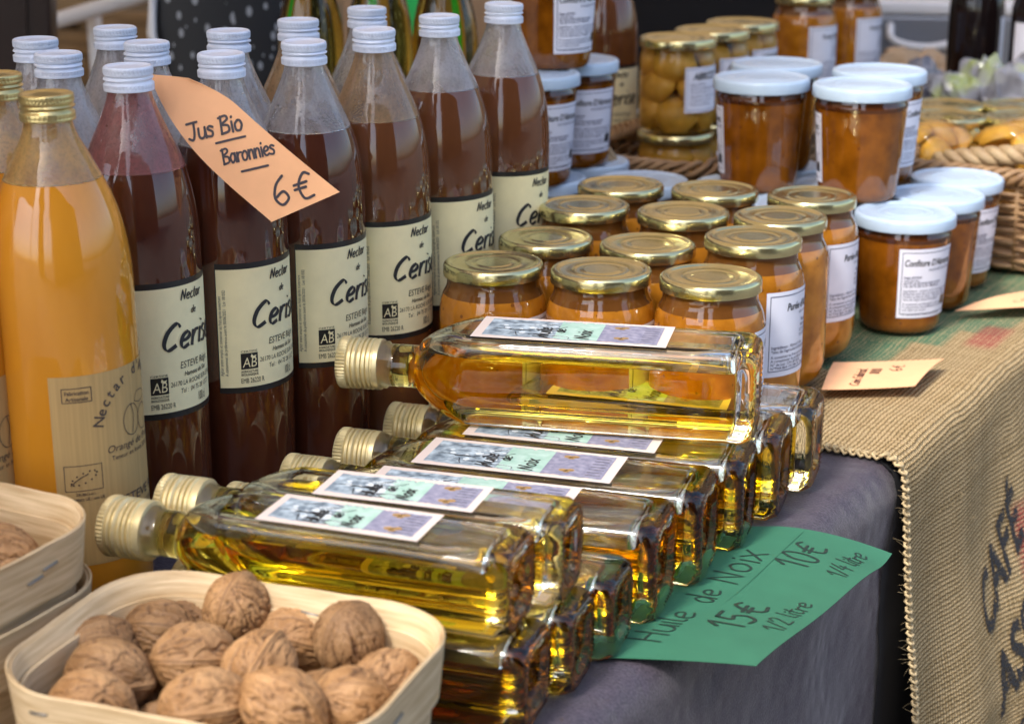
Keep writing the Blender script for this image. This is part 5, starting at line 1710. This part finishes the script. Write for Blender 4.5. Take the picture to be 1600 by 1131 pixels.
def frame_chair():
    t = thing("tube_trestle", "white metal tube frame leaning behind the juice bottles", "metal frame", (-0.70, 3.0, BZ))
    mb = MB(); mb.tube([(-0.30, -0.03, 0.130), (-0.08, 0, 0.180), (0.16, 0, 0.250), (0.42, 0.0, 0.330)], 0.013, "white_metal", seg=12); mb.build("slanted_tube", t)
    mb = MB(); mb.tube([(0.02, 0.05, 0.0), (0.02, 0.05, 0.21)], 0.012, "white_metal", seg=12); mb.build("leg", t)
    mb = MB(); mb.tube([(0.40, 0.05, 0.0), (0.40, 0.03, 0.325)], 0.012, "white_metal", seg=12); mb.build("leg", t)
    mb = MB(); mb.tube([(-0.10, 0.05, 0.0), (-0.10, 0.02, 0.175)], 0.010, "grey_metal", seg=12); mb.build("leg", t)
frame_chair()
def post():
    t = thing("stall_post", "dark brown wooden post of the stall at the upper left", "post", (-0.735, 2.60, -0.75), (0, R(2.5), R(8)))
    mb = MB(); mb.box((0, 0, 1.30), (0.115, 0.09, 2.60), "dark_wood"); mb.build("shaft", t, smooth=False, bevel=0.004)
    mb = MB(); mb.box((0, -0.047, 1.30), (0.05, 0.006, 2.58), "dark_wood"); mb.build("cover_strip", t, smooth=False)
post()
def bag():
    t = thing("dotted_bag", "black bag with pale dots standing behind the white capped bottles", "bag", (-0.352, 2.34, BZ + 0.001), (0, 0, R(6)))
    rings = []
    for k in range(15):
        f = k / 14; z = 0.38 * f
        w = 0.045 + 0.052 * math.sin(min(1, f * 1.25) * PI / 2) - 0.03 * max(0, f - 0.75) * 4
        d = 0.05 * (1 - 0.6 * f)
        rings.append([(w * math.cos(a) * (1 + 0.05 * noise.noise(Vector((math.cos(a), math.sin(a), z * 9)))), d * math.sin(a), z) for a in [2 * PI * i / 32 for i in range(32)]])
    mb = MB(); mb.loft(rings, "dotted_cloth"); mb.build("body", t)
    mb = MB(); mb.tube([(-0.085, -0.02, 0.20), (-0.096, -0.02, 0.26), (-0.090, -0.01, 0.33), (-0.06, 0, 0.385)], 0.006, "white_metal", seg=8); mb.build("trim", t)
    mb = MB(); mb.tube(crom2([(-0.05, 0, 0.37), (-0.04, 0, 0.47), (0.0, 0, 0.51), (0.04, 0, 0.47), (0.05, 0, 0.37)], 24), 0.006, "black_cloth", seg=8); mb.build("handle", t)
bag()
def small_sign(label, loc, w, h, mat, rot):
    mb = MB(); mb.box((0, 0, h / 2), (w, 0.003, h), mat)
    tag(mb.build("plain_card", smooth=False, loc=loc, rot=rot, bevel=0.0008), label, "card")
small_sign("bright green card standing between the green oil bottles", (-0.122, 2.10, 0.001), 0.036, 0.262, "bright_green", (R(-4), 0, 0))
small_sign("brown cardboard sheet standing behind the bright green card", (-0.110, 2.16, 0.001), 0.17, 0.30, "cardboard", (R(-3), 0, 0))
def black_crate():
    t = thing("black_box", "black plastic box standing behind the jars of apricots", "box", (0.300, 2.98, 0.001), (0, 0, R(-12)))
    mb = MB(); mb.box((0, 0, 0.11), (0.34, 0.22, 0.22), "black_cloth"); mb.build("body", t, smooth=False, bevel=0.008)
    mb = MB(); mb.box((0, 0, 0.232), (0.36, 0.24, 0.02), "black_cloth"); mb.build("lid", t, smooth=False, bevel=0.004)
black_crate()
def crumpled(name, label, cat, loc, rot, sx, sy, sz, mat, amp, freq, seed, sub=4, sharp=None):
    import bmesh
    bm = bmesh.new(); bmesh.ops.create_icosphere(bm, subdivisions=sub, radius=1.0)
    for v in bm.verts:
        p = v.co.copy()
        q = p * freq + Vector((seed, seed * 2, 0))
        n1 = noise.noise(q); n2 = abs(noise.noise(q * 2.3)); n3 = abs(noise.noise(q * 5.0))
        k = 1 + amp * n1 - amp * 0.9 * n2 - amp * 0.35 * n3
        v.co = Vector((p.x * k * sx, p.y * k * sy, max(-0.55, p.z * k) * sz + 0.55 * sz))
    me = bpy.data.meshes.new(name); bm.to_mesh(me); bm.free(); me.materials.append(MATS[mat])
    if sharp:
        me.polygons.foreach_set("use_smooth", [True] * len(me.polygons)); me.set_sharp_from_angle(angle=R(sharp))
    o = bpy.data.objects.new(name, me); C.objects.link(o); o.location = loc; o.rotation_euler = (0, 0, rot)
    return tag(o, label, cat)
crumpled("paper_bag", "crumpled brown paper bag lying before the metal cash box", "bag", (0.590, 2.74, 0.010), R(20), 0.12, 0.08, 0.068, "brown_paper", 0.42, 1.5, 3.0, 5, 28)
crumpled("paper_bag", "small crumpled brown paper behind the far puree jars", "bag", (0.450, 3.02, 0.010), R(60), 0.05, 0.06, 0.130, "brown_paper", 0.4, 1.6, 8.0, 5, 28)
crumpled("plastic_bag", "crumpled clear plastic bag with green print, left of the dark bottles", "bag", (0.520, 2.36, 0.010), R(10), 0.085, 0.06, 0.092, "plastic_film", 0.34, 1.7, 5.0, 5, 20)
crumpled("plastic_bag", "crumpled plastic bag with green print in front of the dark bottles", "bag", (0.600, 2.27, 0.010), R(-20), 0.095, 0.06, 0.104, "plastic_film", 0.34, 1.9, 11.0, 5, 20)
def cash_box():
    t = thing("cash_box", "grey metal cash box with a bowed handle behind the paper bag", "box", (0.700, 3.22, 0.02), (0, 0, R(-8)))
    mb = MB(); mb.box((0, 0, 0.055), (0.30, 0.20, 0.09), "grey_metal"); mb.build("body", t, smooth=False, bevel=0.006)
    mb = MB(); mb.box((0, 0, 0.112), (0.305, 0.205, 0.022), "white_metal"); mb.build("lid", t, smooth=False, bevel=0.006)
    mb = MB(); mb.tube(crom2([(-0.055, -0.105, 0.085), (-0.050, -0.128, 0.062), (0.0, -0.134, 0.052), (0.050, -0.128, 0.062), (0.055, -0.105, 0.085)], 24), 0.0065, "white_metal", seg=8); mb.build("handle", t)
    mb = MB(); mb.box((0, 0, 0.005), (0.26, 0.16, 0.01), "black_cloth"); mb.build("foot", t, smooth=False)
cash_box()
DB = [(0.026, 0.0), (0.034, 0.002), (0.036, 0.006), (0.036, 0.200), (0.0350, 0.214), (0.031, 0.228), (0.024, 0.242), (0.017, 0.256), (0.0145, 0.27), (0.0145, 0.30)]
for i, (x, y, lab) in enumerate(((0.612, 2.47, "dark syrup bottle at the upper right, left one of the pair"), (0.676, 2.40, "dark syrup bottle at the upper right with a pale label, right one of the pair"))):
    t = thing("syrup_bottle", lab, "syrup bottle", (x, y, 0.001), (0, 0, math.atan2(-x, y)), "dark syrup bottles")
    mb = MB(); mb.lathe(DB, "dark_glass", 48); mb.build("body", t, sharp=50)
    mb = MB(); mb.lathe([(0.0160, 0.0), (0.0165, 0.001), (0.0165, 0.024), (0.0155, 0.026), (0.001, 0.026)], "white_cap", 48); o = mb.build("cap", t, sharp=40); o.location = (0, 0, 0.286)
    mb = MB(); fm = cylmap(0.0362, 0.195, R(-55 if i else 60)); mb.grid(lambda a, b: fm(0.06 * a, 0.075 * (1 - b), 0), 20, 1, "white_paper"); mb.build("label", t)
